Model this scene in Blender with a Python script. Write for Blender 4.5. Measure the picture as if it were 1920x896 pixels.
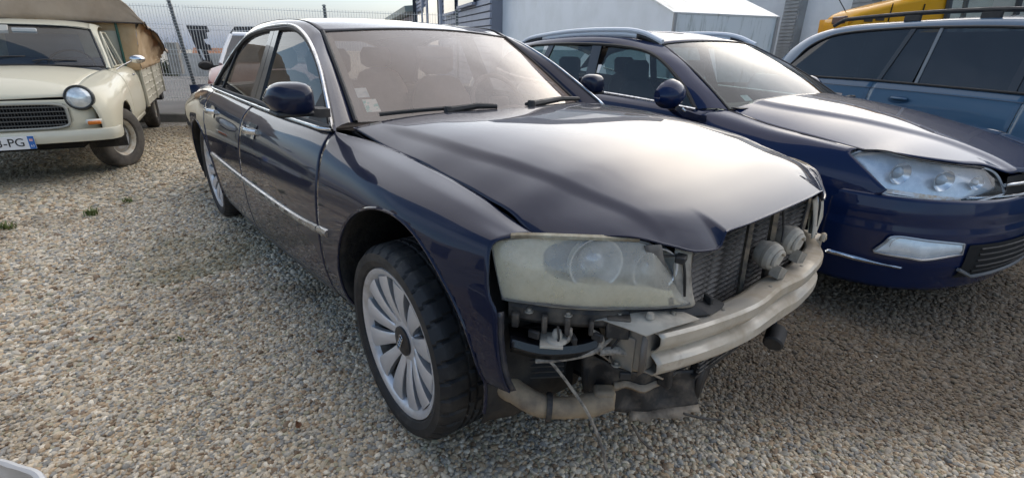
import bpy, bmesh, math, random
import numpy as np
from mathutils import Vector, Matrix, noise as mnoise

# ------------------------------------------------------------------ scene, camera, light
scene = bpy.context.scene
for o in list(bpy.data.objects):
    bpy.data.objects.remove(o)
C = scene.collection
random.seed(7)
R = math.radians

CAM_POS = (1.314, -1.525, 1.302)
CAM_YAW, CAM_PITCH, CAM_ROLL = R(139.533), R(21.654), R(-1.286)
F_PX = 918.8 / 1920.0
cam_data = bpy.data.cameras.new('camera')
cam = bpy.data.objects.new('camera', cam_data)
C.objects.link(cam)
cam_data.sensor_fit = 'HORIZONTAL'
cam_data.sensor_width = 36.0
cam_data.lens = 36.0 * F_PX
cam_data.clip_start = 0.02
cam_data.clip_end = 2000.0
_cy, _sy, _cp, _sp = math.cos(CAM_YAW), math.sin(CAM_YAW), math.cos(CAM_PITCH), math.sin(CAM_PITCH)
_f = Vector((_cy * _cp, _sy * _cp, -_sp))
_r = Vector((_sy, -_cy, 0.0))
_d = _f.cross(_r)
_cr, _sr = math.cos(CAM_ROLL), math.sin(CAM_ROLL)
_r2 = _cr * _r + _sr * _d
_d2 = -_sr * _r + _cr * _d
_m = Matrix((( _r2.x, -_d2.x, -_f.x), (_r2.y, -_d2.y, -_f.y), (_r2.z, -_d2.z, -_f.z)))
cam.matrix_world = Matrix.Translation(CAM_POS) @ _m.to_4x4()
scene.camera = cam

CLOUD_OFF = (12.0, 7.0, 0.0)
SUN_AZ = R(113.0)      # direction towards the sun, measured from +X to +Y
SUN_EL = R(22.0)
world = bpy.data.worlds.new('World')
scene.world = world
world.use_nodes = True
wn, wl = world.node_tree.nodes, world.node_tree.links
wn.clear()
w_out = wn.new('ShaderNodeOutputWorld')
w_bg = wn.new('ShaderNodeBackground')
w_sky = wn.new('ShaderNodeTexSky')
w_sky.sky_type = 'NISHITA'
w_sky.sun_disc = False
w_sky.sun_elevation = SUN_EL
w_sky.sun_rotation = math.pi / 2 - SUN_AZ
w_sky.air_density = 1.0
w_sky.dust_density = 0.6
w_sky.ozone_density = 1.0
w_geo = wn.new('ShaderNodeTexCoord')
# clouds: noise on a flat cloud layer, direction.xy / (direction.z + c)
w_sep = wn.new('ShaderNodeSeparateXYZ'); wl.new(w_geo.outputs['Generated'], w_sep.inputs[0])
def wmath(op, a, b=None, c=None):
    n = wn.new('ShaderNodeMath'); n.operation = op
    for i, v in enumerate((a, b, c)):
        if v is None: continue
        if isinstance(v, (int, float)): n.inputs[i].default_value = v
        else: wl.new(v, n.inputs[i])
    return n.outputs[0]
zc = wmath('ADD', wmath('MAXIMUM', w_sep.outputs[2], 0.0), 0.16)
cx = wmath('DIVIDE', w_sep.outputs[0], zc)
cy = wmath('DIVIDE', w_sep.outputs[1], zc)
w_comb = wn.new('ShaderNodeCombineXYZ'); wl.new(cx, w_comb.inputs[0]); wl.new(cy, w_comb.inputs[1])
w_n1 = wn.new('ShaderNodeTexNoise'); w_n1.inputs['Scale'].default_value = 0.55
w_n1.inputs['Detail'].default_value = 7; w_n1.inputs['Roughness'].default_value = 0.52
w_n1.inputs['Distortion'].default_value = 0.4
w_map1 = wn.new('ShaderNodeMapping'); w_map1.inputs['Location'].default_value = CLOUD_OFF
wl.new(w_comb.outputs[0], w_map1.inputs['Vector']); wl.new(w_map1.outputs[0], w_n1.inputs['Vector'])
w_ramp = wn.new('ShaderNodeValToRGB')
w_ramp.color_ramp.elements[0].position = 0.45; w_ramp.color_ramp.elements[0].color = (0, 0, 0, 1)
w_ramp.color_ramp.elements[1].position = 0.72; w_ramp.color_ramp.elements[1].color = (1, 1, 1, 1)
wl.new(w_n1.outputs['Fac'], w_ramp.inputs[0])
w_n2 = wn.new('ShaderNodeTexNoise'); w_n2.inputs['Scale'].default_value = 1.3
w_n2.inputs['Detail'].default_value = 5
w_map2 = wn.new('ShaderNodeMapping'); w_map2.inputs['Location'].default_value = (7.3, 2.1, 0)
wl.new(w_comb.outputs[0], w_map2.inputs['Vector']); wl.new(w_map2.outputs[0], w_n2.inputs['Vector'])
# cloud brightness rises towards the veiled sun
w_sun = wn.new('ShaderNodeVectorMath'); w_sun.operation = 'DOT_PRODUCT'
wl.new(w_geo.outputs['Generated'], w_sun.inputs[0])
SUN_DIR = Vector((math.cos(SUN_AZ) * math.cos(SUN_EL), math.sin(SUN_AZ) * math.cos(SUN_EL), math.sin(SUN_EL)))
_ge = SUN_EL
w_sun.inputs[1].default_value = (math.cos(SUN_AZ) * math.cos(_ge), math.sin(SUN_AZ) * math.cos(_ge), math.sin(_ge))
sun_p = wmath('POWER', wmath('MAXIMUM', w_sun.outputs['Value'], 0.0), 24.0)
w_cc = wn.new('ShaderNodeMix'); w_cc.data_type = 'RGBA'
w_cc.inputs['A'].default_value = (4.2, 5.4, 7.9, 1); w_cc.inputs['B'].default_value = (7.4, 7.9, 8.8, 1)
wl.new(w_n2.outputs['Fac'], w_cc.inputs['Factor'])
w_cg = wn.new('ShaderNodeMix'); w_cg.data_type = 'RGBA'
w_cg.inputs['B'].default_value = (31.0, 29.0, 25.5, 1)
wl.new(w_cc.outputs['Result'], w_cg.inputs['A']); wl.new(wmath('MULTIPLY', sun_p, 0.9), w_cg.inputs['Factor'])
w_mix = wn.new('ShaderNodeMix'); w_mix.data_type = 'RGBA'
w_low = wmath('MULTIPLY', wmath('MAXIMUM', wmath('MULTIPLY_ADD', w_sep.outputs[2], -4.5, 1.0), 0.0), 0.98)      # cloud decks close up towards the horizon
wl.new(wmath('MAXIMUM', wmath('MULTIPLY', w_ramp.outputs[0], 0.88), w_low), w_mix.inputs['Factor'])
# cloud decks look dimmer towards the horizon, as under any overcast sky
w_dim = wn.new('ShaderNodeVectorMath'); w_dim.operation = 'SCALE'
wl.new(w_cg.outputs['Result'], w_dim.inputs[0]); wl.new(wmath('MINIMUM', wmath('MULTIPLY_ADD', w_sep.outputs[2], 1.25, 0.20), 1.08), w_dim.inputs['Scale'])
w_sk2 = wn.new('ShaderNodeVectorMath'); w_sk2.operation = 'SCALE'; w_sk2.inputs['Scale'].default_value = 0.75
wl.new(w_sky.outputs[0], w_sk2.inputs[0]); wl.new(w_sk2.outputs[0], w_mix.inputs['A']); wl.new(w_dim.outputs[0], w_mix.inputs['B'])
wl.new(w_mix.outputs['Result'], w_bg.inputs['Color'])
w_bg.inputs['Strength'].default_value = 0.12
wl.new(w_bg.outputs[0], w_out.inputs['Surface'])

sun_data = bpy.data.lights.new('sun', 'SUN')
sun_data.energy = 1.5
sun_data.angle = R(150)
sun_data.color = (1.0, 0.88, 0.72)
sun = bpy.data.objects.new('sun', sun_data)
C.objects.link(sun)
sun.rotation_euler = SUN_DIR.to_track_quat('Z', 'Y').to_euler()
sun.location = (0, 0, 30)

scene.view_settings.view_transform = 'Standard'
scene.view_settings.look = 'None'
scene.view_settings.gamma = 1.0
scene.view_settings.exposure = 1.3
scene.view_settings.use_curve_mapping = False
scene.render.engine = 'CYCLES'
scene.cycles.use_denoising = True
scene.cycles.max_bounces = 8
scene.cycles.transparent_max_bounces = 16
scene.cycles.caustics_reflective = False
scene.cycles.caustics_refractive = False
scene.cycles.use_adaptive_sampling = True
scene.cycles.adaptive_threshold = 0.02

# ------------------------------------------------------------------ materials
MATS = {}
def mat(name, col=(0.5, 0.5, 0.5), rough=0.5, metal=0.0, spec=0.5, coat=0.0, coat_rough=0.03,
        var=None, var_scale=8.0, var_lo=0.4, var_hi=0.65, var2=None, var2_scale=30.0, var2_lo=0.5, var2_hi=0.7,
        bump=0.0, bump_scale=60.0, rough_var=0.0, detail=4, stretch=None, emit=None, trans=0.0, alpha=1.0):
    if name in MATS: return MATS[name]
    m = bpy.data.materials.new(name); m.use_nodes = True
    nt = m.node_tree; b = nt.nodes['Principled BSDF']
    b.inputs['Base Color'].default_value = (*col, 1)
    b.inputs['Roughness'].default_value = rough
    b.inputs['Metallic'].default_value = metal
    b.inputs['Specular IOR Level'].default_value = spec
    b.inputs['Coat Weight'].default_value = coat
    b.inputs['Coat Roughness'].default_value = coat_rough
    b.inputs['Transmission Weight'].default_value = trans
    b.inputs['Alpha'].default_value = alpha
    if emit:
        b.inputs['Emission Color'].default_value = (*emit[:3], 1); b.inputs['Emission Strength'].default_value = emit[3]
    tc = nt.nodes.new('ShaderNodeTexCoord')
    src = tc.outputs['Object']
    if stretch:
        mp = nt.nodes.new('ShaderNodeMapping'); mp.inputs['Scale'].default_value = stretch
        nt.links.new(src, mp.inputs[0]); src = mp.outputs[0]
    def noise(scale, lo, hi, off):
        mp = nt.nodes.new('ShaderNodeMapping'); mp.inputs['Location'].default_value = (off, off * 1.7, off * .3)
        nt.links.new(src, mp.inputs[0])
        n = nt.nodes.new('ShaderNodeTexNoise'); n.inputs['Scale'].default_value = scale; n.inputs['Detail'].default_value = detail
        n.inputs['Roughness'].default_value = 0.62
        nt.links.new(mp.outputs[0], n.inputs['Vector'])
        r = nt.nodes.new('ShaderNodeMapRange'); r.inputs['From Min'].default_value = lo; r.inputs['From Max'].default_value = hi
        nt.links.new(n.outputs['Fac'], r.inputs['Value'])
        return r.outputs[0]
    cur = None
    for k, (v, sc, lo, hi) in enumerate(((var, var_scale, var_lo, var_hi), (var2, var2_scale, var2_lo, var2_hi))):
        if v is None: continue
        fac = noise(sc, lo, hi, 3.1 * (k + 1))
        mx = nt.nodes.new('ShaderNodeMix'); mx.data_type = 'RGBA'
        if cur is None: mx.inputs['A'].default_value = (*col, 1)
        else: nt.links.new(cur, mx.inputs['A'])
        mx.inputs['B'].default_value = (*v, 1)
        nt.links.new(fac, mx.inputs['Factor'])
        cur = mx.outputs['Result']
        if k == 0 and rough_var:
            rr = nt.nodes.new('ShaderNodeMapRange'); rr.inputs['To Min'].default_value = rough; rr.inputs['To Max'].default_value = min(1, rough + rough_var)
            nt.links.new(fac, rr.inputs['Value']); nt.links.new(rr.outputs[0], b.inputs['Roughness'])
            if coat:
                r2 = nt.nodes.new('ShaderNodeMapRange'); r2.inputs['To Min'].default_value = coat; r2.inputs['To Max'].default_value = coat * 0.6
                nt.links.new(fac, r2.inputs['Value']); nt.links.new(r2.outputs[0], b.inputs['Coat Weight'])
    if cur is not None: nt.links.new(cur, b.inputs['Base Color'])
    if bump:
        n = nt.nodes.new('ShaderNodeTexNoise'); n.inputs['Scale'].default_value = bump_scale; n.inputs['Detail'].default_value = 4
        nt.links.new(src, n.inputs['Vector'])
        bp = nt.nodes.new('ShaderNodeBump'); bp.inputs['Strength'].default_value = bump; bp.inputs['Distance'].default_value = 0.01
        nt.links.new(n.outputs['Fac'], bp.inputs['Height']); nt.links.new(bp.outputs[0], b.inputs['Normal'])
    MATS[name] = m
    return m

def paint(name, col, dust=(0.22, 0.19, 0.15), dusty=0.15, low=None, metal=0.0, flake=None, coat=1.0):
    """car paint: base + clear coat, uneven dust film, road dirt near the sills (it is real dirt, thicker low down)"""
    if name in MATS: return MATS[name]
    m = bpy.data.materials.new(name); m.use_nodes = True
    nt = m.node_tree; b = nt.nodes['Principled BSDF']
    tc = nt.nodes.new('ShaderNodeTexCoord')
    n1 = nt.nodes.new('ShaderNodeTexNoise'); n1.inputs['Scale'].default_value = 3.0; n1.inputs['Detail'].default_value = 8; n1.inputs['Roughness'].default_value = 0.65
    nt.links.new(tc.outputs['Object'], n1.inputs['Vector'])
    r1 = nt.nodes.new('ShaderNodeMapRange'); r1.inputs['From Min'].default_value = 0.35; r1.inputs['From Max'].default_value = 0.75
    r1.inputs['To Min'].default_value = dusty * 0.35; r1.inputs['To Max'].default_value = dusty
    nt.links.new(n1.outputs['Fac'], r1.inputs['Value'])
    fac = r1.outputs[0]
    if low:
        sp = nt.nodes.new('ShaderNodeSeparateXYZ'); nt.links.new(tc.outputs['Object'], sp.inputs[0])
        n3 = nt.nodes.new('ShaderNodeTexNoise'); n3.inputs['Scale'].default_value = 9.0; n3.inputs['Detail'].default_value = 6
        nt.links.new(tc.outputs['Object'], n3.inputs['Vector'])
        a = nt.nodes.new('ShaderNodeMath'); a.operation = 'MULTIPLY_ADD'; a.inputs[1].default_value = -0.25; 
        nt.links.new(n3.outputs['Fac'], a.inputs[0]); nt.links.new(sp.outputs[2], a.inputs[2])
        r3 = nt.nodes.new('ShaderNodeMapRange'); r3.inputs['From Min'].default_value = low[0]; r3.inputs['From Max'].default_value = low[1]
        r3.inputs['To Min'].default_value = low[2]; r3.inputs['To Max'].default_value = 0.0
        nt.links.new(a.outputs[0], r3.inputs['Value'])
        mx = nt.nodes.new('ShaderNodeMath'); mx.operation = 'MAXIMUM'
        nt.links.new(fac, mx.inputs[0]); nt.links.new(r3.outputs[0], mx.inputs[1]); fac = mx.outputs[0]
    b.inputs['Base Color'].default_value = (*col, 1)
    b.inputs['Metallic'].default_value = metal
    b.inputs['Roughness'].default_value = 0.35
    b.inputs['Specular IOR Level'].default_value = 0.05
    b.inputs['Coat Weight'].default_value = coat
    b.inputs['Coat Roughness'].default_value = 0.025
    b.inputs['Coat IOR'].default_value = 1.37
    n2 = nt.nodes.new('ShaderNodeTexNoise'); n2.inputs['Scale'].default_value = 2.2; n2.inputs['Detail'].default_value = 2
    nt.links.new(tc.outputs['Object'], n2.inputs['Vector'])
    bp = nt.nodes.new('ShaderNodeBump'); bp.inputs['Strength'].default_value = 0.06; bp.inputs['Distance'].default_value = 0.02
    nt.links.new(n2.outputs['Fac'], bp.inputs['Height']); nt.links.new(bp.outputs[0], b.inputs['Coat Normal'])
    d = nt.nodes.new('ShaderNodeBsdfDiffuse'); d.inputs['Color'].default_value = (*dust, 1)
    mix = nt.nodes.new('ShaderNodeMixShader')
    nt.links.new(fac, mix.inputs[0]); nt.links.new(b.outputs[0], mix.inputs[1]); nt.links.new(d.outputs[0], mix.inputs[2])
    nt.links.new(mix.outputs[0], nt.nodes['Material Output'].inputs['Surface'])
    MATS[name] = m
    return m

def glass(name, tint=(0.75, 0.8, 0.8), dust=0.08, dustcol=(0.45, 0.42, 0.38), refl=1.0, rough=0.0, dust_scale=3.0):
    if name in MATS: return MATS[name]
    m = bpy.data.materials.new(name); m.use_nodes = True
    nt = m.node_tree; nt.nodes.remove(nt.nodes['Principled BSDF'])
    t = nt.nodes.new('ShaderNodeBsdfTransparent'); t.inputs['Color'].default_value = (*tint, 1)
    g = nt.nodes.new('ShaderNodeBsdfGlossy'); g.inputs['Roughness'].default_value = rough
    # Schlick reflectance, the same from both faces of the pane
    ge = nt.nodes.new('ShaderNodeNewGeometry'); dt = nt.nodes.new('ShaderNodeVectorMath'); dt.operation = 'DOT_PRODUCT'
    nt.links.new(ge.outputs['Normal'], dt.inputs[0]); nt.links.new(ge.outputs['Incoming'], dt.inputs[1])
    def mth(op, x, y=None):
        q = nt.nodes.new('ShaderNodeMath'); q.operation = op
        for k, w in enumerate((x, y)):
            if w is None: continue
            if isinstance(w, (int, float)): q.inputs[k].default_value = w
            else: nt.links.new(w, q.inputs[k])
        return q
    f0 = 0.055 * refl
    fr = mth('ADD', mth('MULTIPLY', mth('POWER', mth('SUBTRACT', 1.0, mth('ABSOLUTE', dt.outputs['Value']).outputs[0]).outputs[0], 5.0).outputs[0], 1.0 - f0).outputs[0], f0)
    mix = nt.nodes.new('ShaderNodeMixShader')
    nt.links.new(fr.outputs[0], mix.inputs[0]); nt.links.new(t.outputs[0], mix.inputs[1]); nt.links.new(g.outputs[0], mix.inputs[2])
    d = nt.nodes.new('ShaderNodeBsdfDiffuse'); d.inputs['Color'].default_value = (*dustcol, 1)
    n = nt.nodes.new('ShaderNodeTexNoise'); n.inputs['Scale'].default_value = dust_scale; n.inputs['Detail'].default_value = 7; n.inputs['Roughness'].default_value = 0.7
    tc = nt.nodes.new('ShaderNodeTexCoord'); nt.links.new(tc.outputs['Object'], n.inputs['Vector'])
    r = nt.nodes.new('ShaderNodeMapRange'); r.inputs['From Min'].default_value = 0.3; r.inputs['From Max'].default_value = 0.75
    r.inputs['To Min'].default_value = dust * 0.4; r.inputs['To Max'].default_value = dust
    nt.links.new(n.outputs['Fac'], r.inputs['Value'])
    m2 = nt.nodes.new('ShaderNodeMixShader')
    nt.links.new(r.outputs[0], m2.inputs[0]); nt.links.new(mix.outputs[0], m2.inputs[1]); nt.links.new(d.outputs[0], m2.inputs[2])
    nt.links.new(m2.outputs[0], nt.nodes['Material Output'].inputs['Surface'])
    MATS[name] = m
    return m

# ------------------------------------------------------------------ mesh helpers
def cr(pts, n=8, closed=False):
    """Catmull-Rom through points"""
    P = [np.array(p, float) for p in pts]; out = []
    m = len(P)
    rng = range(m if closed else m - 1)
    for i in rng:
        if closed: p0, p1, p2, p3 = P[i - 1], P[i], P[(i + 1) % m], P[(i + 2) % m]
        else:
            p1, p2 = P[i], P[i + 1]
            p0 = P[i - 1] if i > 0 else 2 * p1 - p2
            p3 = P[i + 2] if i + 2 < m else 2 * p2 - p1
        for k in range(n):
            t = k / n
            out.append(0.5 * ((2 * p1) + (-p0 + p2) * t + (2 * p0 - 5 * p1 + 4 * p2 - p3) * t * t + (-p0 + 3 * p1 - 3 * p2 + p3) * t ** 3))
    if not closed: out.append(P[-1])
    return out

def lerpk(keys, x):
    """piecewise smooth interpolation of (x, value) keys; value scalar or array"""
    if x <= keys[0][0]: return np.array(keys[0][1], float)
    if x >= keys[-1][0]: return np.array(keys[-1][1], float)
    for i in range(len(keys) - 1):
        if keys[i][0] <= x <= keys[i + 1][0]:
            x1, x2 = keys[i][0], keys[i + 1][0]
            p1, p2 = np.array(keys[i][1], float), np.array(keys[i + 1][1], float)
            h = x2 - x1; t = (x - x1) / h
            m1 = (p2 - np.array(keys[i - 1][1], float)) / (x2 - keys[i - 1][0]) if i > 0 else (p2 - p1) / h
            m2 = (np.array(keys[i + 2][1], float) - p1) / (keys[i + 2][0] - x1) if i + 2 < len(keys) else (p2 - p1) / h
            t2, t3 = t * t, t ** 3
            return (2 * t3 - 3 * t2 + 1) * p1 + (t3 - 2 * t2 + t) * h * m1 + (-2 * t3 + 3 * t2) * p2 + (t3 - t2) * h * m2

def sstep(a, b, x):
    t = min(1.0, max(0.0, (x - a) / (b - a))); return t * t * (3 - 2 * t)

class MB:
    def __init__(s): s.v = []; s.f = []
    def add(s, verts, faces):
        o = len(s.v); s.v += [tuple(float(c) for c in p) for p in verts]; s.f += [tuple(i + o for i in f) for f in faces]; return s
    def grid(s, fn, nu, nv, u0=0., u1=1., v0=0., v1=1., closeu=False, closev=False, flip=False):
        vs = []
        NU = nu if closeu else nu + 1; NV = nv if closev else nv + 1
        for i in range(NU):
            for j in range(NV):
                vs.append(fn(u0 + (u1 - u0) * i / nu, v0 + (v1 - v0) * j / nv))
        fs = []
        for i in range(nu):
            for j in range(nv):
                a, b = i, (i + 1) % NU; c, d = j, (j + 1) % NV
                q = (a * NV + c, b * NV + c, b * NV + d, a * NV + d)
                fs.append(q[::-1] if flip else q)
        return s.add(vs, fs)
    def rows(s, rows, closed=False, capends=False):
        """loft between point rows of equal length"""
        n = len(rows[0]); vs = [p for r in rows for p in r]; fs = []
        for i in range(len(rows) - 1):
            for j in range(n if closed else n - 1):
                k = (j + 1) % n
                fs.append((i * n + j, (i + 1) * n + j, (i + 1) * n + k, i * n + k))
        if capends:
            fs.append(tuple(range(n))[::-1]); fs.append(tuple((len(rows) - 1) * n + j for j in range(n)))
        return s.add(vs, fs)
    def box(s, c, d, rot=None, taper=None):
        hx, hy, hz = d[0] / 2, d[1] / 2, d[2] / 2
        vs = []
        for x in (-1, 1):
            for y in (-1, 1):
                for z in (-1, 1):
                    k = (taper if taper and z > 0 else 1.0)
                    vs.append(Vector((x * hx * k, y * hy * k, z * hz)))
        if rot is not None:
            if not isinstance(rot, Matrix): rot = Matrix.Rotation(rot, 3, 'Z')
            vs = [rot @ v for v in vs]
        vs = [(v.x + c[0], v.y + c[1], v.z + c[2]) for v in vs]
        return s.add(vs, [(0, 1, 3, 2), (4, 6, 7, 5), (0, 4, 5, 1), (2, 3, 7, 6), (0, 2, 6, 4), (1, 5, 7, 3)])
    def tube(s, path, r, n=8, closed=False, cap=True, flat=1.0):
        P = [Vector(p) for p in path]; rings = []
        m = len(P)
        up = Vector((0, 0, 1))
        prev = None
        for i in range(m):
            if closed: t = (P[(i + 1) % m] - P[i - 1])
            else: t = P[min(i + 1, m - 1)] - P[max(i - 1, 0)]
            if t.length < 1e-9: t = Vector((1, 0, 0))
            t.normalize()
            if prev is None:
                a = up if abs(t.z) < 0.95 else Vector((1, 0, 0))
                n1 = (a - t * a.dot(t)).normalized()
            else:
                n1 = (prev - t * prev.dot(t))
                n1 = n1.normalized() if n1.length > 1e-6 else prev
            prev = n1; n2 = t.cross(n1)
            rr = r[i] if hasattr(r, '__len__') else r
            rings.append([P[i] + n1 * rr * math.cos(2 * math.pi * k / n) + n2 * rr * flat * math.sin(2 * math.pi * k / n) for k in range(n)])
        if closed: rings.append(rings[0])
        return s.rows(rings, closed=True, capends=cap and not closed)
    def lathe(s, prof, n=32, center=(0, 0, 0), axis='Y', a0=0., a1=2 * math.pi):
        """prof: (radius, offset along axis)"""
        full = abs(a1 - a0 - 2 * math.pi) < 1e-6
        rings = []
        cnt = n if full else n + 1
        for k in range(cnt):
            a = a0 + (a1 - a0) * k / n
            ring = []
            for r, h in prof:
                c_, s_ = math.cos(a) * r, math.sin(a) * r
                if axis == 'Y': p = (center[0] + c_, center[1] + h, center[2] + s_)
                elif axis == 'X': p = (center[0] + h, center[1] + c_, center[2] + s_)
                else: p = (center[0] + c_, center[1] + s_, center[2] + h)
                ring.append(p)
            rings.append(ring)
        if full: rings.append(rings[0])
        return s.rows(rings)
    def prism(s, poly, d):
        """poly: 3D points of a face, d: extrusion vector"""
        n = len(poly); top = [tuple(np.array(p, float) + np.array(d, float)) for p in poly]
        fs = [tuple(range(n))[::-1], tuple(n + i for i in range(n))]
        fs += [(i, (i + 1) % n, n + (i + 1) % n, n + i) for i in range(n)]
        return s.add(list(poly) + top, fs)
    def build(s, name, material, parent=None, smooth=True, solid=0.0, bevel=0.0, subsurf=0, merge=0.0005, angle=40, loc=None, offset=-1.0, recalc=False, rot=None):
        me = bpy.data.meshes.new(name)
        bm = bmesh.new()
        vs = [bm.verts.new(v) for v in s.v]
        for f in s.f:
            if len(set(f)) < 3: continue
            try: bm.faces.new([vs[i] for i in f])
            except ValueError: pass
        if merge: bmesh.ops.remove_doubles(bm, verts=bm.verts, dist=merge)
        if recalc: bmesh.ops.recalc_face_normals(bm, faces=bm.faces)
        bm.to_mesh(me); bm.free()
        if material is not None: me.materials.append(material)
        for p in me.polygons: p.use_smooth = smooth
        o = bpy.data.objects.new(name, me); C.objects.link(o)
        if parent is not None: o.parent = parent
        if loc is not None: o.location = loc
        if rot is not None: o.rotation_euler = rot
        if solid:
            md = o.modifiers.new('solid', 'SOLIDIFY'); md.thickness = solid; md.offset = offset
        if bevel:
            md = o.modifiers.new('bevel', 'BEVEL'); md.width = bevel; md.segments = 2; md.limit_method = 'ANGLE'; md.angle_limit = R(35)
        if subsurf:
            md = o.modifiers.new('sub', 'SUBSURF'); md.levels = subsurf; md.render_levels = subsurf
        if smooth and angle < 180 and not subsurf:
            try: me.set_sharp_from_angle(angle=R(angle))
            except Exception: pass
        return o

def empty(name, loc=(0, 0, 0), rz=0.0, label=None, cat=None, group=None):
    o = bpy.data.objects.new(name, None); C.objects.link(o)
    o.location = loc; o.rotation_euler = (0, 0, rz); o.empty_display_size = 0.2
    if label: o['label'] = label
    if cat: o['category'] = cat
    if group: o['group'] = group
    return o
def tag(o, label=None, cat=None, group=None, kind=None):
    if label: o['label'] = label
    if cat: o['category'] = cat
    if group: o['group'] = group
    if kind: o['kind'] = kind
    return o
def dup(o, parent=None):
    c = o.copy(); C.objects.link(c); c.parent = parent
    for ch in list(o.children): dup(ch, c)
    return c
def text_mesh(name, body, size, material, parent, M4, extrude=0.001, align='CENTER', sx=1.0):
    cu = bpy.data.curves.new(name, 'FONT'); cu.body = body; cu.size = size; cu.extrude = extrude; cu.align_x = align; cu.align_y = 'CENTER'
    t = bpy.data.objects.new(name, cu); C.objects.link(t)
    dg = bpy.context.evaluated_depsgraph_get()
    me = bpy.data.meshes.new_from_object(t.evaluated_get(dg)); me.name = name
    bpy.data.objects.remove(t)
    me.materials.clear(); me.materials.append(material)
    o = bpy.data.objects.new(name, me); C.objects.link(o); o.parent = parent
    o.matrix_local = M4 @ Matrix.Diagonal((sx, 1, 1, 1))
    return o
def mirror_fn(fn): return lambda u, v: (lambda p: (p[0], -p[1], p[2]))(fn(u, v))
# ------------------------------------------------------------------ shared materials
NAVY = paint('navy_paint', (0.003, 0.008, 0.030), dust=(0.25, 0.21, 0.17), dusty=0.035, low=(0.0, 0.22, 0.20))
BLACK = mat('black_plastic', (0.012, 0.012, 0.013), rough=0.5, var=(0.05, 0.045, 0.04), var_scale=14, rough_var=0.3)
DUSTBLACK = mat('dusty_black_plastic', (0.022, 0.021, 0.021), rough=0.6, var=(0.16, 0.13, 0.10), var_scale=11, var_lo=0.48, var_hi=0.72, rough_var=0.3, bump=0.15, bump_scale=40)
MUD = mat('mud_dusted_plastic', (.36, .29, .215), rough=0.85, var=(0.04, 0.035, 0.03), var_scale=9, var_lo=0.5, var_hi=0.75, bump=0.2, bump_scale=70)
RUBBER = mat('tyre_rubber', (0.018, 0.018, 0.019), rough=0.62, var=(0.075, 0.066, 0.056), var_scale=10, var_lo=0.5, var_hi=0.8, bump=0.1, bump_scale=120)
SEAL = mat('rubber_seal', (0.010, 0.010, 0.011), rough=0.55)
CHROME = mat('chrome_trim', (0.72, 0.73, 0.75), rough=0.14, metal=1.0, var=(0.5, 0.49, 0.47), var_scale=20, rough_var=0.2)
SATIN = mat('satin_alloy', (.68, .68, .69), rough=.36, metal=.5, var=(.40, .36, .31), var_scale=9, var_lo=.52, var_hi=.8, rough_var=.3)
BARREL = mat('rim_barrel', (0.16, 0.155, 0.15), rough=0.5, metal=0.6, var=(0.10, 0.08, 0.06), var_scale=14)
STEEL = mat('brake_steel', (0.20, 0.15, 0.12), rough=0.55, metal=0.6, var=(0.22, 0.10, 0.05), var_scale=16)
DARK = mat('dark_void', (0.006, 0.006, 0.006), rough=0.9)
LINER = mat('wheel_liner', (0.014, 0.014, 0.014), rough=0.85, var=(0.06, 0.05, 0.04), var_scale=7, bump=0.3, bump_scale=50)
WSGLASS = glass('windscreen_glass', (0.74, 0.70, 0.65), dust=0.22, dustcol=(0.74, 0.54, 0.43), refl=2.4, dust_scale=2.2)
SIDEGLASS = glass('side_glass', (0.50, 0.50, 0.49), dust=0.06, dustcol=(0.4, 0.38, 0.35), refl=1.6)

# ------------------------------------------------------------------ wheels
def tyre_mesh(rad, width, rimr, nseg=160, grooves=(-.32, -.11, .11, .32), lateral=5, depth=0.007, y0=0.0):
    """local frame: axle along Y, outer face at -Y"""
    w = width / 2
    prof = [(rimr, -w * .80), (rimr + .012, -w * .93), (rimr + (rad - rimr) * .38, -w * 1.0), (rimr + (rad - rimr) * .70, -w * .985), (rad - .016, -w * .90), (rad - .006, -w * .80)]
    tread = []
    ys = [-.74, -.6]
    for g in grooves: ys += [g - .045, g - .03, g + .03, g + .045]
    ys += [.6, .74]
    for y in ys:
        ing = any(abs(y - g) < .035 for g in grooves)
        tread.append((rad - (depth if ing else 0) - .004 * (y * 1.2) ** 4, w * y, not ing))
    full = [(r, y, False) for r, y in prof] + tread + [(r, -y, False) for r, y in prof[::-1]]
    mb = MB(); rings = []
    for k in range(nseg):
        ring = []
        for r, y, tr in full:
            a = 2 * math.pi * k / nseg
            rr = r
            if tr or (0.70 * w < abs(y) < 0.95 * w and r > rad * .9):
                sh = int(round(abs(y) / w * 3))
                if (k + sh) % lateral == 0: rr -= depth * 1.3
            ring.append((math.cos(a) * rr, y + y0, math.sin(a) * rr))
        rings.append(ring)
    rings.append(rings[0])
    mb.rows(rings)
    return mb

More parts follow.
